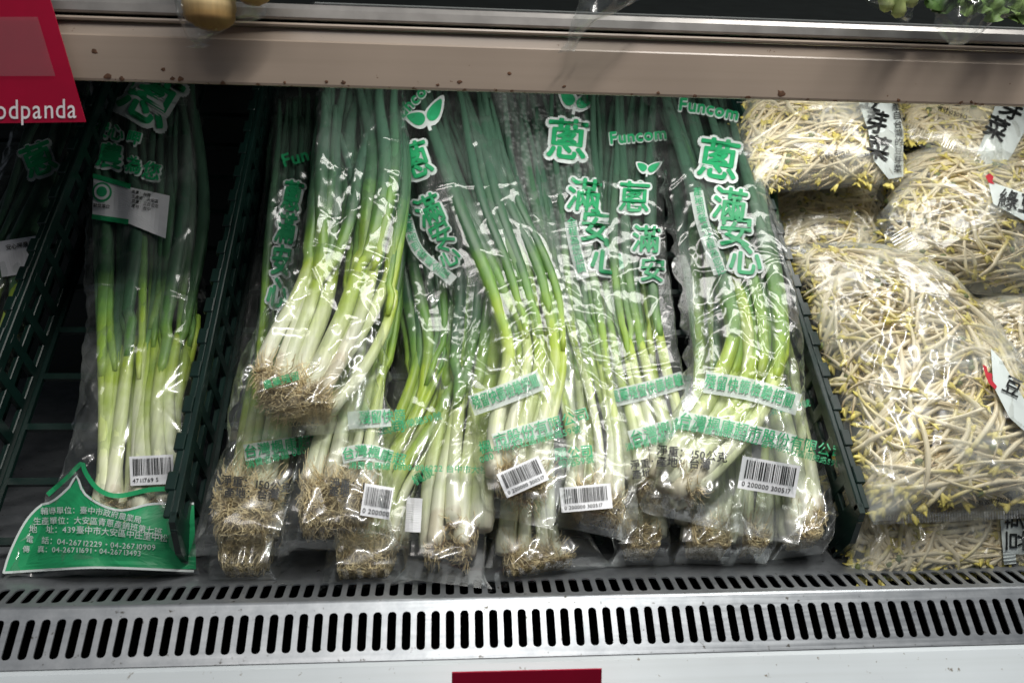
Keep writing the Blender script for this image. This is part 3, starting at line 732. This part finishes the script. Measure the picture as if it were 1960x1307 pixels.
onion_bag('spring onion bag with its roots showing between two others below the barcode', MIDG,
    [(1432, 1052, .02, 34), (1440, 900, .02, 36), (1430, 600, .02, 40), (1360, 150, .024, 50)], 4,
    [(1392, 1076), (1395, 900), (1385, 600), (1310, 160)], [(1472, 1078), (1490, 900), (1480, 600), (1420, 160)], [.008], 16, roots=95, root_len=.024, ncr=60)
onion_bag('spring onion bag at the crate right wall with one big white bulb end', MIDG,
    [(1538, 1028, .026, 30), (1515, 850, .026, 36), (1460, 600, .026, 42), (1390, 150, .026, 50)], 4,
    [(1478, 1070), (1450, 850), (1400, 600), (1330, 160)], [(1582, 1058), (1562, 850), (1515, 600), (1440, 160)], [.010], 17, roots=60, root_len=.022, r0=.0088, ncr=60)
# --- second layer
b2, f2, p2 = onion_bag('spring onion bag along the crate left wall with green characters running up its side', MIDG,
    [(468, 985, .036, 52), (510, 860, .034, 44), (545, 650, .032, 42), (565, 450, .03, 44), (592, 170, .03, 48)], 8,
    [(372, 1062), (432, 880), (492, 650), (512, 450), (525, 170)], [(562, 1062), (600, 860), (618, 650), (632, 450), (668, 170)], [.022], 21, roots=120, root_len=.034, rootspread=1.15)
p2.text('蔥滿安心', [(566, 350), (548, 440), (530, 575)], 62, mode='v', bold=.03, outline=.10, stretch=.62)
p2.text('Funcom', [(540, 312), (650, 282)], 34, bold=.03)
address(p2, [(468, 868), (566, 852)], [(472, 893), (570, 868)], 26, 17)
p2.text('淨重：150公克', [(425, 921), (540, 935)], 21, 'black_ink', bold=.022)
p2.text('產地：台灣', [(430, 945), (530, 950)], 21, 'black_ink', bold=.022)
b5, f5, p5 = onion_bag('spring onion bag of thick white stalks standing upright left of centre', MIDG,
    [(872, 1058, .036, 48), (878, 930, .036, 50), (900, 750, .036, 42), (915, 550, .034, 45), (890, 150, .034, 55)], 7,
    [(772, 1105), (790, 940), (845, 750), (860, 550), (830, 160)], [(932, 1125), (938, 930), (955, 750), (975, 550), (960, 160)], [.022], 22, r0=.0082, roots=34, root_len=.014)
p5.band([(794, 955), (790, 1020)], 15, 'paper', 'blank_label', .0015)
p5.text('楓康', [(790, 925), (835, 900)], 22, 'green_ink_pale')
b8, f8, p8 = onion_bag('misted spring onion bag right of centre with a barcode low on it', MIDG,
    [(1130, 985, .040, 50), (1138, 850, .040, 46), (1110, 680, .038, 46), (1062, 450, .036, 55), (1010, 150, .036, 70)], 8,
    [(1062, 1005), (1070, 860), (1058, 680), (1000, 450), (920, 160)], [(1216, 1038), (1208, 880), (1190, 680), (1165, 450), (1130, 160)], [.026], 23, film='film_wet', roots=46, root_len=.026)
for ch, c, sz in (('蔥', (1085, 272), 82), ('滿', (1118, 378), 66), ('安', (1142, 438), 66), ('心', (1163, 498), 68)):
    p8.text(ch, [(c[0] - sz / 2, c[1] - 4), (c[0] + sz / 2, c[1] + 4)], sz, bold=.022, outline=.10)
p8.band([(1092, 425), (1100, 470), (1116, 535)], 12); p8.text('全程為您把關', [(1092, 420), (1100, 470), (1116, 535)], 18, 'green_ink_pale', 'v')
p8.sprout_logo(1100, 205, 48, .2)
p8.text('限公司', [(1060, 873), (1128, 866)], 25, 'green_ink_pale', bold=.03); p8.text('榮路59號', [(1068, 893), (1138, 880)], 17, 'green_ink_pale')
p8.barcode((1121, 955), 98, 48, -.09, seed=5)
b9, f9, p9 = onion_bag('spring onion bag right of centre with a slanting white band and dark leaf tops', MIDG,
    [(1250, 955, .038, 42), (1250, 850, .038, 54), (1215, 700, .036, 54), (1185, 480, .034, 55), (1190, 150, .034, 62)], 9,
    [(1205, 1000), (1165, 850), (1125, 680), (1140, 480), (1130, 160)], [(1310, 1000), (1312, 850), (1302, 700), (1275, 480), (1262, 160)], [.024], 24, roots=40, root_len=.018)
for ch, c, sz in (('蔥', (1213, 382), 62), ('滿', (1236, 462), 54), ('安', (1248, 520), 50)):
    p9.text(ch, [(c[0] - sz / 2, c[1] - 2), (c[0] + sz / 2, c[1] + 2)], sz, bold=.022, outline=.10)
p9.text('Funcom', [(1165, 268), (1270, 258)], 32, bold=.03, outline=.07)
p9.sprout_logo(1238, 330, 30, .1)
p9.band([(1162, 766), (1230, 750), (1308, 728)], 17); p9.text('農藥殘留快篩檢驗', [(1168, 764), (1230, 750), (1308, 728)], 25.5, 'green_ink_pale', bold=.012, stretch=.66, gap=.04)
address(p9, [(1205, 842), (1310, 812)], [(1196, 860), (1310, 832)], 27, 16)
p9.text('淨重：', [(1205, 893), (1260, 888)], 19, 'black_ink', bold=.022); p9.text('產地：', [(1208, 912), (1260, 906)], 19, 'black_ink', bold=.022)
b3, f3, p3 = onion_bag('spring onion bag under the top one with a square barcode label at its right edge', MIDG,
    [(628, 975, .046, 66), (655, 860, .044, 56), (695, 700, .04, 46), (722, 500, .036, 46), (745, 150, .034, 50)], 9,
    [(535, 1052), (585, 850), (640, 650), (680, 400), (695, 160)], [(752, 1050), (750, 880), (748, 620), (772, 400), (800, 160)], [.030], 25, roots=100, root_len=.03, rootspread=1.1)
p3.band([(666, 806), (748, 800)], 17); p3.text('殘留快篩', [(688, 803), (760, 799)], 26, 'green_ink_pale', bold=.012, stretch=.85)
address(p3, [(655, 873), (700, 866), (750, 878)], [(668, 893), (750, 896)], 25, 16, '台灣楓康超')
p3.text('淨重：1', [(632, 926), (745, 938)], 20, 'black_ink', bold=.022); p3.text('產地', [(630, 942), (730, 950)], 20, 'black_ink', bold=.022)
p3.barcode((722, 962), 56, 62, .16, '0 200000', seed=3)
# --- upper layer
b6, f6, p6 = onion_bag('spring onion bag lying in the centre on top, leaves sweeping from upper left, creased barcode', MIDG,
    [(985, 935, .058, 46), (1000, 830, .06, 54), (1030, 690, .062, 56), (1005, 560, .06, 66), (935, 390, .058, 60), (860, 150, .054, 60)], 9,
    [(922, 985), (906, 850), (872, 660), (858, 540), (775, 400), (742, 160)], [(1065, 1012), (1106, 860), (1116, 690), (1080, 560), (1000, 390), (905, 160)], [.042], 31, roots=40, root_len=.022, split=.28)
for ch, c, sz, an in (('蔥', (800, 310), 74, .33), ('滿', (826, 405), 62, .42), ('安', (848, 450), 52, .5), ('心', (862, 492), 48, .5)):
    ca, sa = math.cos(-an) * sz / 2, math.sin(-an) * sz / 2
    p6.text(ch, [(c[0] - ca, c[1] - sa), (c[0] + ca, c[1] + sa)], sz, bold=.022, outline=.10, stretch=.85)
p6.band([(778, 420), (800, 480), (868, 540)], 11); p6.text('從產地到餐桌全程', [(776, 412), (800, 480), (872, 545)], 19, 'green_ink_pale', 'v')
p6.text('Funcom', [(752, 235), (815, 168)], 32, bold=.03, outline=.07); p6.sprout_logo(818, 235, 52, -.35)
p6.band([(902, 778), (965, 756), (1035, 728)], 20); p6.text('殘留快篩檢驗把關', [(904, 776), (965, 755), (1035, 728)], 28, 'green_ink_pale', bold=.012, stretch=.58, gap=.02)
address(p6, [(945, 848), (1000, 832), (1056, 815)], [(944, 864), (1000, 851), (1060, 836)], 27, 17, '市股份有限公司', '中市大社區南榮路59號')
p6.text('楓', [(916, 862), (945, 855)], 26, 'green_ink_pale'); p6.text('080', [(918, 884), (950, 872)], 17, 'green_ink_pale')
p6.barcode((1000, 915), 88, 50, -.42, seed=7)
b10, f10, p10 = onion_bag('large spring onion bag at the right on top with silvery empty corner and flat barcode', MIDG,
    [(1272, 945, .064, 34), (1335, 880, .064, 60), (1418, 775, .062, 72), (1452, 640, .058, 58), (1405, 430, .052, 62), (1335, 150, .046, 66)], 10,
    [(1222, 978), (1262, 850), (1312, 720), (1292, 520), (1262, 330), (1232, 160)], [(1538, 1045), (1540, 850), (1530, 690), (1492, 470), (1448, 340), (1405, 160)], [.044], 32, roots=36, root_len=.016, r0=.0068, ncr=150, split=.28)
for ch, c, sz, an in (('蔥', (1374, 310), 82, .16), ('滿', (1396, 396), 66, .14), ('安', (1407, 446), 66, .10), ('心', (1426, 500), 66, .08)):
    p10.text(ch, [(c[0] - sz / 2, c[1] - sz / 2 * an), (c[0] + sz / 2, c[1] + sz / 2 * an)], sz, bold=.022, outline=.10)
p10.text('Funcom', [(1298, 202), (1345, 208), (1402, 220)], 34, bold=.03, outline=.08)
p10.band([(1332, 368), (1345, 430), (1378, 525)], 13); p10.text('產地到餐桌全程為您把', [(1332, 362), (1345, 430), (1380, 528)], 17.5, 'green_ink_pale', 'v')
p10.band([(1348, 732), (1440, 748), (1528, 776)], 21); p10.text('殘留快篩檢驗把關', [(1348, 732), (1440, 748), (1528, 776)], 29, 'green_ink_pale', bold=.012, stretch=.72, gap=.04)
address(p10, [(1298, 804), (1400, 822), (1520, 850)], [(1290, 818), (1400, 837), (1516, 868)], 27, 14.5)
p10.text('淨重：150公克', [(1256, 864), (1360, 876)], 21, 'black_ink', bold=.022); p10.text('產地：台灣', [(1254, 886), (1350, 892)], 21, 'black_ink', bold=.022)
p10.barcode((1470, 915), 112, 62, .17, seed=9)
# --- top
b1, f1, p1 = onion_bag('spring onion bag lying topmost at the left with brown root tuft and bulging white stalks', MIDG,
    [(565, 770, .080, 66), (596, 700, .082, 88), (648, 580, .082, 92), (682, 420, .078, 86), (692, 150, .07, 68)], 11,
    [(430, 848), (470, 720), (540, 560), (596, 400), (614, 150)], [(690, 825), (738, 690), (752, 580), (775, 400), (775, 150)], [.060], 41, roots=90, root_len=.026, r0=.0074, split=.30, ncr=130, whiteness=.04, fan=.8)
p1.text('農藥殘留', [(505, 742), (560, 726)], 18, 'green_ink_pale')

# --- left crate
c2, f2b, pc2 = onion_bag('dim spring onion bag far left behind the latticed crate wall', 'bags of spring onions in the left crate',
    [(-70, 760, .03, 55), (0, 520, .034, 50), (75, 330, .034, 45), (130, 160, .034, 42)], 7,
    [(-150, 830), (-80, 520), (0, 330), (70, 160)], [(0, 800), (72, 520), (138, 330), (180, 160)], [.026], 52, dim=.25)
pc2.text('蔥', [(45, 322), (112, 296)], 66, bold=.03, outline=.1); 
pc2.band([(0, 500), (75, 488)], 34, 'paper', 'paper_label', .0015)
pc2.text('安心呷農為您', [(14, 480), (75, 470)], 11, 'black_ink', off=.0032)
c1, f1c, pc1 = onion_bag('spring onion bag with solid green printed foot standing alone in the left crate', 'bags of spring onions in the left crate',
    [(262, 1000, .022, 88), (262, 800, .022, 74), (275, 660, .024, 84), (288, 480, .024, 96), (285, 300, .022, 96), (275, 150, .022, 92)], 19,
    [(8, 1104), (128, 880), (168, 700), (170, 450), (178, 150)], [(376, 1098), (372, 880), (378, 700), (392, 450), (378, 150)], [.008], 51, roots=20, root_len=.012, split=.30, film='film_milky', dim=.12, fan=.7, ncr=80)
pc1.text('蔥', [(240, 160), (350, 225)], 112, bold=.022, outline=.09)
pc1.band([(188, 190), (225, 203), (265, 222)], 15, 'white_ink', 'printed_stalk')
for ch, c, sz in (('安', (194, 250), 36), ('心', (224, 258), 32), ('呷', (258, 268), 28), ('農', (212, 303), 50), ('為', (258, 320), 34), ('您', (292, 332), 36)):
    pc1.text(ch, [(c[0] - sz / 2, c[1] - 4), (c[0] + sz / 2, c[1] + 4)], sz, bold=.03, outline=.10)
lab = pc1.poly([(180, 338), (252, 362), (326, 378), (318, 460), (250, 432), (178, 420)], 'paper', 'paper_label', .0015)
for pts in ([(180, 336), (252, 356), (251, 366), (179, 345)], [(178, 414), (248, 424), (247, 434), (177, 423)]):
    pc1.poly(pts, 'green_ink', 'label_stripe', .0022).parent = lab
for rad, ink, o_ in ((19, 'green_ink', .0022), (15, 'paper', .0025), (10, 'green_ink_pale', .0028)):
    pc1.poly([(197 + rad * math.cos(a), 372 + rad * math.sin(a)) for a in np.linspace(0, 6.28, 18, endpoint=False)], ink, 'label_emblem', o_).parent = lab
for k, t in enumerate(('青蔥：台灣', '生產者：大安區', '重量：三百公克', '產地：台中')):
    pc1.text(t, [(254, 372 + k * 9), (318, 386 + k * 9)], 7.5, 'black_ink', off=.0032).parent = lab
pc1.text('驗證單位', [(181, 398), (230, 404)], 8, 'black_ink', off=.0032).parent = lab
foot = [(8, 1096), (20, 1060), (50, 1000), (80, 968), (100, 962), (135, 935), (150, 915), (165, 945), (200, 968), (235, 976), (290, 966), (372, 965), (376, 1090), (290, 1088), (190, 1086), (100, 1090)]
pc1.poly(foot, 'green_ink', 'printed_foot', .0005)
pc1.band([(8, 1098), (20, 1060), (50, 1000), (80, 968), (100, 962), (135, 932), (147, 912), (162, 945), (200, 970), (235, 978), (290, 966), (372, 965)], 2.2, 'white_ink', 'foot_outline', .0009)
pc1.band([(8, 1097), (100, 1091), (190, 1087), (372, 1094)], 2.2, 'white_ink', 'foot_hem', .0009)
pc1.band([(92, 948), (130, 915), (158, 888), (164, 905), (190, 938), (225, 950), (290, 938), (370, 936)], 4.5, 'green_ink', 'foot_ribbon', .0006)
for t, p_, sz in (('輔導單位：臺中市政府農業局', [(80, 981), (175, 980), (265, 997)], 15), ('生產單位：大安區青蔥產銷班第七班', [(66, 1000), (180, 1000), (305, 1020)], 15.5),
                  ('地　址：439臺中市大安區中庄里中松', [(58, 1015), (180, 1018), (330, 1034)], 16), ('電　話：04-26712229・04-26710909', [(52, 1034), (180, 1043), (335, 1052)], 15), ('傳　真：04-26711691・04-26713493', [(46, 1053), (180, 1056), (335, 1066)], 14)):
    pc1.text(t, p_, sz, 'white_ink', bold=.006)
pc1.barcode((292, 902), 84, 56, -.05, '4711769 5', seed=12)

# ------------------------------------------------------------------ bean sprouts
SM = [M['sprout'], M['cotyledon'], M['seed']]
def sprout_bag(label, left, right, h0, T_, n, nstuff, seed, ncr=110):
    r = np.random.default_rng(seed)
    F = Film(SLOPE, left, right, [h0], None, amp=.0028, ncr=ncr // 2, fc=(.024, .040, .0022), dome=T_, seed=seed, along=.25)
    nv, nu = F.nv, F.nu; loc = F.W.mean(0)
    root = thing('bean_sprout_bag', loc, label, 'bag of bean sprouts', 'bags of bean sprouts')
    F.build(root, loc, M['film_sprout'])
    Wd = np.linalg.norm(F.G[:, -1] - F.G[:, 0], axis=1).mean(); Hd = np.linalg.norm(F.G[-1] - F.G[0], axis=1).mean()
    def at(u, v):
        iu = np.clip(u, 0, 1) * (nu - 1); iv = np.clip(v, 0, 1) * (nv - 1)
        i0 = np.clip(iu.astype(int), 0, nu - 2); j0 = np.clip(iv.astype(int), 0, nv - 2); fu, fv = iu - i0, iv - j0
        L = lambda A: A[j0, i0] * ((1 - fu) * (1 - fv)) + A[j0, i0 + 1] * (fu * (1 - fv)) + A[j0 + 1, i0] * ((1 - fu) * fv) + A[j0 + 1, i0 + 1] * (fu * fv)
        return np.stack([L(F.G[:, :, 0]), L(F.G[:, :, 1])], 1), L(F.fin), L(F.sm)
    def soft(x): return .5 + .455 * np.tanh((x - .5) / .455 * .95) / .78
    mass = MB(); nstuff = int(nstuff * 4)
    for i in range(n + nstuff):
        k = 11; Lc = r.uniform(.045, .082); st = Lc / (k - 1); u0, v0 = r.uniform(.05, .95, 2); a0 = r.uniform(0, 6.283) if r.random() < .45 else r.normal(.35, .55) + (math.pi if r.random() < .5 else 0)
        an = a0 + np.linspace(-.5, .5, k) * r.normal(0, .9) + np.cumsum(r.normal(0, .07, k))
        x = np.cumsum(np.cos(an)) * st; y = np.cumsum(np.sin(an)) * st; x -= x[k // 2]; y -= y[k // 2]
        p, f, hs_ = at(soft(u0 + x / Wd), soft(v0 + y / Hd))
        fr_ = (r.uniform(.62, .97) if i < n else r.uniform(.12, .85)) + np.linspace(-.5, .5, k) * r.normal(0, .12)
        rad = r.uniform(.0012, .0023); z = np.linspace(0, 1, k)
        h = f + np.maximum(.001, (hs_ - f - rad * 1.2)) * np.clip(fr_, .03, .97)
        R_ = rad * np.interp(z, [0, .10, .22, .5, .93, 1], [.22, .35, .75, 1.1, .9, .65])
        C_ = np.c_[p, h]; one = MB(); V, Q, T = tubes(SLOPE.w(C_)[None], R_[None], 6); one.add(V, Q, T, np.repeat(z, 6), 0)
        if r.random() < .72:                                # two seed leaves, often half open
            d = C_[-1] - C_[-2]; d /= max(1e-6, np.linalg.norm(d)); sd = np.array([-d[1], d[0], 0]); Ll = r.uniform(.007, .012); q = np.linspace(0, 1, 6)
            for sg in (-1, 1):
                bend = sg * r.uniform(.02, .8)
                c = C_[-1] + (d[None] * np.cos(bend * q)[:, None] + sd[None] * np.sin(bend * q)[:, None]) * (q * Ll)[:, None]
                c[:, 2] = np.minimum(c[:, 2], C_[-1, 2] + .001)
                V, Q, T = tubes(SLOPE.w(c)[None], (rad * r.uniform(.75, 1.25) * np.sin(np.pi * np.clip(q * .9 + .07, 0, 1)) + .0003)[None], 5, .5)
                one.add(V, Q, T, np.repeat(q, 5), 1)
        elif r.random() < .4:
            th = np.linspace(0, np.pi, 6); d = C_[-1] - C_[-2]; d /= max(1e-6, np.linalg.norm(d))
            V, Q, T = tubes(SLOPE.w(C_[-1] + d[None] * (-np.cos(th) * .0034)[:, None])[None], (np.sin(th) * .0026 + 1e-5)[None], 6); one.add(V, Q, T, None, 2)
        if i < n: one.build('bean_sprout', None, root, True, True, loc, SM)
        else:
            for q_ in one.Q: mass.Q.append(q_ + mass.n)
            for t_ in one.T: mass.T.append(t_ + mass.n)
            mass.I += one.I; mass.J += one.J; mass.V += one.V; mass.A += one.A; mass.n += one.n
    tag(mass.build('sprout_mass', None, root, True, True, loc, SM), kind='stuff')
    return root, F, Print(F, root, loc)
def seal(P, p0, p1, hw, n=26):
    """pressed zigzag seam at a bag end"""
    d = np.array(p1, float) - p0; nn = np.array([-d[1], d[0]]) / np.linalg.norm(d) * hw
    Vs, Ts, k = [], [], 0
    for i in range(n):
        a = np.array(p0) + d * (i / n); b = a + d * .45 / n
        Vs += [a - nn, b - nn, b + nn, a + nn]; Ts += [(k, k + 1, k + 2), (k, k + 2, k + 3)]; k += 4
    P.f.lay(np.array(Vs), np.array(Ts), .0009, M['seam'], P.p, P.l, 'crimped_seam')
def seam_mat():
    m, nt, out = mat('crimped_seam')
    d = nd(nt, 'BsdfGlossy', {'Color': (.9, .9, .88, 1), 'Roughness': .25}); t = nd(nt, 'BsdfTransparent')
    mx = nd(nt, 'MixShader', {0: .3, 1: t.outputs[0], 2: d.outputs[0]}); nt.links.new(mx.outputs[0], out.inputs[0]); return m
M['seam'] = seam_mat()

_, s5f, s5 = sprout_bag('shaded bag of bean sprouts tucked beneath the upper left sprout bag', [(1492, 486), (1466, 380), (1452, 250)], [(1692, 498), (1692, 380), (1690, 250)], .006, .018, 90, 70, 65)
_, s7f, s7 = sprout_bag('bag of bean sprouts at the right picture edge beside the large front bag', [(1880, 790), (1850, 640), (1836, 570)], [(2060, 800), (2060, 660), (2060, 570)], .016, .030, 90, 70, 67)
_, s2f, s2 = sprout_bag('lowest bag of bean sprouts lying on the grille beneath the large front bag', [(1648, 1112), (1600, 1010), (1570, 880)], [(2030, 1075), (2030, 980), (2020, 860)], .010, .024, 150, 110, 62)
s2.band([(1925, 995), (1932, 1080)], 12, 'white_ink', 'printed_strip', .0006); s2.poly([(1915, 1002), (2030, 990), (2030, 1065), (1920, 1060)], 'white_ink', 'white_panel', .0006)
s2.text('豆芽菜', [(1940, 1058), (1940, 1018), (1941, 985)], 42, 'black_ink', 'h', bold=.01)
_, s3f, s3 = sprout_bag('bag of bean sprouts at the right with crimped seam on its left end', [(1712, 545), (1684, 410), (1735, 285)], [(2050, 585), (2050, 450), (2020, 300)], .030, .040, 210, 130, 63)
s3.poly([(1890, 348), (1960, 372), (2040, 400), (2040, 455), (1960, 425), (1900, 392)], 'white_ink', 'white_panel', .0006)
s3.text('綠豆', [(1908, 382), (1990, 400)], 40, 'black_ink', bold=.01); s3.poly([(1884, 340), (1892, 335), (1900, 341), (1897, 350), (1902, 356), (1890, 352)], 'red_ink', 'red_mark', .0014)
seal(s3, (1700, 412), (1742, 488), 20, 14)
_, s6f, s6 = sprout_bag('bag of bean sprouts in the upper right corner under the shelf rail', [(1728, 268), (1718, 220), (1715, 150)], [(1912, 348), (2000, 290), (2010, 150)], .050, .024, 110, 80, 66)
s6.poly([(1905, 200), (1965, 200), (1962, 250), (1935, 300), (1905, 335), (1868, 296), (1888, 250)], 'white_ink', 'white_panel', .0006)
for ch, c, sz in (('芽', (1935, 212), 46), ('菜', (1905, 250), 46)): s6.text(ch, [(c[0] - sz / 2 * .9, c[1] - 10), (c[0] + sz / 2 * .9, c[1] + 10)], sz, 'black_ink', bold=.022)
s6.text('有效1090913', [(1792, 210), (1838, 226)], 11, 'black_ink')
seal(s6, (1735, 240), (1900, 320), 9, 34)
_, s4f, s4 = sprout_bag('bag of bean sprouts at the upper left of the sprouts with a white printed strip', [(1438, 372), (1412, 285), (1428, 150)], [(1728, 350), (1728, 250), (1716, 150)], .058, .036, 170, 110, 64)
s4.poly([(1640, 190), (1715, 196), (1728, 250), (1728, 340), (1700, 345), (1672, 310), (1660, 250)], 'white_ink', 'white_panel', .0006)
for ch, c, sz in (('豆', (1668, 196), 44), ('芽', (1676, 238), 46), ('菜', (1680, 288), 48)): s4.text(ch, [(c[0] - sz / 2, c[1] - 6), (c[0] + sz / 2, c[1] + 6)], sz, 'black_ink', bold=.022)
s4.text('產自台灣的豆芽菜', [(1712, 200), (1718, 260), (1716, 340)], 17, 'black_ink', 'v', bold=.0)
s4.text('有效1090913', [(1566, 308), (1618, 296)], 11, 'black_ink')
seal(s4, (1440, 362), (1660, 320), 8, 40)
_, s1f, s1 = sprout_bag('largest bag of bean sprouts lying in front, glaring film, yellow heads', [(1660, 1004), (1605, 800), (1548, 620), (1500, 470)], [(2040, 985), (1990, 800), (1900, 640), (1765, 492)], .052, .046, 290, 220, 61, 170)
s1.text('有效1090913', [(1868, 966), (1924, 958)], 12, 'black_ink')
s1.poly([(1895, 668), (1915, 690), (1990, 820), (1985, 850), (1930, 800), (1900, 740)], 'white_ink', 'white_panel', .0006)
s1.poly([(1878, 700), (1886, 704), (1888, 715), (1897, 718), (1896, 730), (1906, 742), (1902, 748), (1890, 736), (1884, 722)], 'red_ink', 'red_mark', .0014)
s1.text('豆', [(1918, 735), (1950, 750)], 38, 'black_ink'); seal(s1, (1700, 996), (1960, 985), 8, 50); seal(s1, (1690, 985), (1740, 1000), 9, 10)

# ------------------------------------------------------------------ signs and things hanging over the rail
SGN = Frame([0, .088, 0], [1, 0, 0], [0, 0, 1], [0, -1, 0])
def card(fr, pts, th, name, mt, parent, loc):
    A = fr.un(pts, 0.0); n = len(A); F_ = fr.w(A); B = fr.w(A - [0, 0, th])
    T = [(0, i, i + 1) for i in range(1, n - 1)]; T2 = [(n, n + i + 1, n + i) for i in range(1, n - 1)]
    Q = [(i, n + i, n + (i + 1) % n, (i + 1) % n) for i in range(n)]
    return mk(name, np.r_[F_, B], Q, T + T2, mt, parent, False, loc=loc)
sp_ = [(-130, 238), (-130, -60), (78, -60), (124, 95), (164, 234)]
L = SGN.w(SGN.un([(0, 236)], 0))[0]
sign = thing('hanging_sign', L, 'red card sign with white lettering hung on the shelf rail at the left', 'sign')
card(SGN, sp_, .001, 'red_board', M['redcard'], sign, L)
V, T = shape_text('foodpanda', [(-104, 210), (150, 206)], 53, 'h', .004, stretch=.80); tw = V[:, 0].max(); V[:, 0] -= tw - 146
P = SGN.w(SGN.un(V, .0008)); mk('lettering', P, None, T, M['signwhite'], sign, False, loc=L)
m_, nt_, out_ = mat('clear_pocket'); d_ = nd(nt_, 'BsdfTransparent', {'Color': (.9, .9, .9, 1)}); g_ = nd(nt_, 'BsdfPrincipled', {'Base Color': (.5, .45, .46, 1), 'Roughness': .2})
x_ = nd(nt_, 'MixShader', {0: .14, 1: d_.outputs[0], 2: g_.outputs[0]}); nt_.links.new(x_.outputs[0], out_.inputs[0]); M['pocket'] = m_
P = SGN.w(SGN.un([(-120, 146), (-120, 33), (72, 33), (106, 146)], .0016)); mk('clear_pocket', P, [(0, 1, 2, 3)], None, M['pocket'], sign, False, loc=L)
LOW = Frame([0, e[1] - .034, 0], [1, 0, 0], [0, 0, 1], [0, -1, 0])
L = LOW.w(LOW.un([(1010, 1300)], 0))[0]
tagc = thing('price_tag', L, 'plain dark red price tag at the very bottom of the picture', 'price tag')
card(LOW, [(864, 1370), (865, 1287), (1152, 1280), (1150, 1370)], .0012, 'red_board', M['redcard'], tagc, L)

M['radish'] = ramp_mat('root_vegetable_skin', [(.0, (.26, .14, .05)), (.14, (.46, .29, .11)), (.32, (.70, .55, .30)), (1, (.80, .72, .52))], rough=.6, streak=.15)
HNG = Frame([0, .088, 0], [1, 0, 0], [0, 0, 1], [0, -1, 0])
def hang(name, label, cat, left, right, seed, h=.004):
    F = Film(HNG, left, right, [h], None, dome=.012, amp=.004, ncr=50, seed=seed, step=.0016)
    L_ = F.W.mean(0); r_ = thing(name, L_, label, cat, 'bagged vegetables on the upper shelf'); F.build(r_, L_, M['film']); return r_, L_
r1, L = hang('root_vegetable_bag', 'clear bag with a pale root tip overhanging the rail beside the red sign', 'bag of vegetables', [(375, 92), (345, 45), (332, -20), (320, -120)], [(384, 92), (446, 52), (500, 28), (540, -120)], 71)
A = HNG.un([(402, 58), (402, 44), (400, 10), (400, -60), (405, -150)], [.011] * 5); p = catmull(A, 26)
for nm, dx, hh, rs in (('root', 0, 0, 1.0), ('root', .030, .004, .8)):
    z = np.linspace(0, 1, 26); q = p + [dx, dx * .55, hh]
    V, Q, T = tubes(HNG.w(q)[None], (.017 * rs * np.minimum(1, np.sqrt(z * 9 + .12)) * (1 + .15 * z + .02 * np.sin(z * 37) + .015 * np.sin(z * 61 + 1)))[None], 16); mk(nm, V, Q, T, M['radish'], r1, True, np.repeat(z * 1.15, 16), L)
r2, L = hang('empty_bag', 'crumpled clear plastic bag end hanging over the rail at the top centre', 'plastic bag', [(1090, 98), (1094, 40), (1110, -5), (1150, -120)], [(1098, 98), (1130, 45), (1215, 5), (1330, -120)], 72)
r3, L = hang('leafy_vegetable_bag', 'clear bag of pale green stems with a pointed corner over the rail', 'bag of vegetables', [(1690, 22), (1665, 10), (1655, -30), (1640, -120)], [(1738, 48), (1752, 10), (1800, -20), (1830, -120)], 73)
M['stem'] = ramp_mat('green_stem', [(0, (.50, .55, .22)), (.5, (.28, .40, .12)), (1, (.10, .20, .05))], rough=.5)
for k, (x0, y0, x1, y1) in enumerate(((1722, 34, 1700, -80), (1700, 22, 1668, -80), (1740, 14, 1760, -90))):
    p = catmull(HNG.un([(x0, y0), ((x0 + x1) / 2 + 4, (y0 + y1) / 2), (x1, y1)], [.012, .013, .015]), 14); z = np.linspace(0, 1, 14)
    V, Q, T = tubes(HNG.w(p)[None], (.0052 * np.minimum(1, np.sqrt(z * 12 + .3)))[None], 10); mk('stem', V, Q, T, M['stem'], r3, True, np.repeat(z, 10), L)
r4, L = hang('leafy_vegetable_bag', 'clear bag of dull brown-green leaves in the top right corner', 'bag of vegetables', [(1818, 86), (1798, 40), (1775, -10), (1760, -120)], [(1846, 86), (1900, 40), (2010, 20), (2060, -120)], 74)
r = np.random.default_rng(5)
for k in range(26):
    c = HNG.un([(r.uniform(1800, 1990), r.uniform(-70, 32))], [r.uniform(.004, .014)])[0]; n_ = 9; u_, v_ = np.meshgrid(np.linspace(-1, 1, n_), np.linspace(-1, 1, n_)); R_ = r.uniform(.010, .018)
    zz = .004 * np.sin(u_ * 5 + r.uniform(0, 6)) * np.cos(v_ * 6 + r.uniform(0, 6)) + r.normal(0, .0012, u_.shape)
    d_ = np.sqrt(np.maximum(1e-6, 1 - .45 * np.minimum(u_ ** 2, v_ ** 2) * 2)); G = np.stack([c[0] + u_ * R_ * d_, c[1] + v_ * R_ * d_, c[2] + zz], -1).reshape(-1, 3)
    i, j = np.meshgrid(np.arange(n_ - 1), np.arange(n_ - 1), indexing='ij'); a = i * n_ + j
    mk('leaf', HNG.w(G), np.stack([a, a + 1, a + n_ + 1, a + n_], -1).reshape(-1, 4), None, M['stem'], r4, True, np.full(len(G), r.uniform(.5, 1.0)), L)
print('objects', len(bpy.data.objects), 'tris ~', sum(len(m.polygons) for m in bpy.data.meshes) * 2)
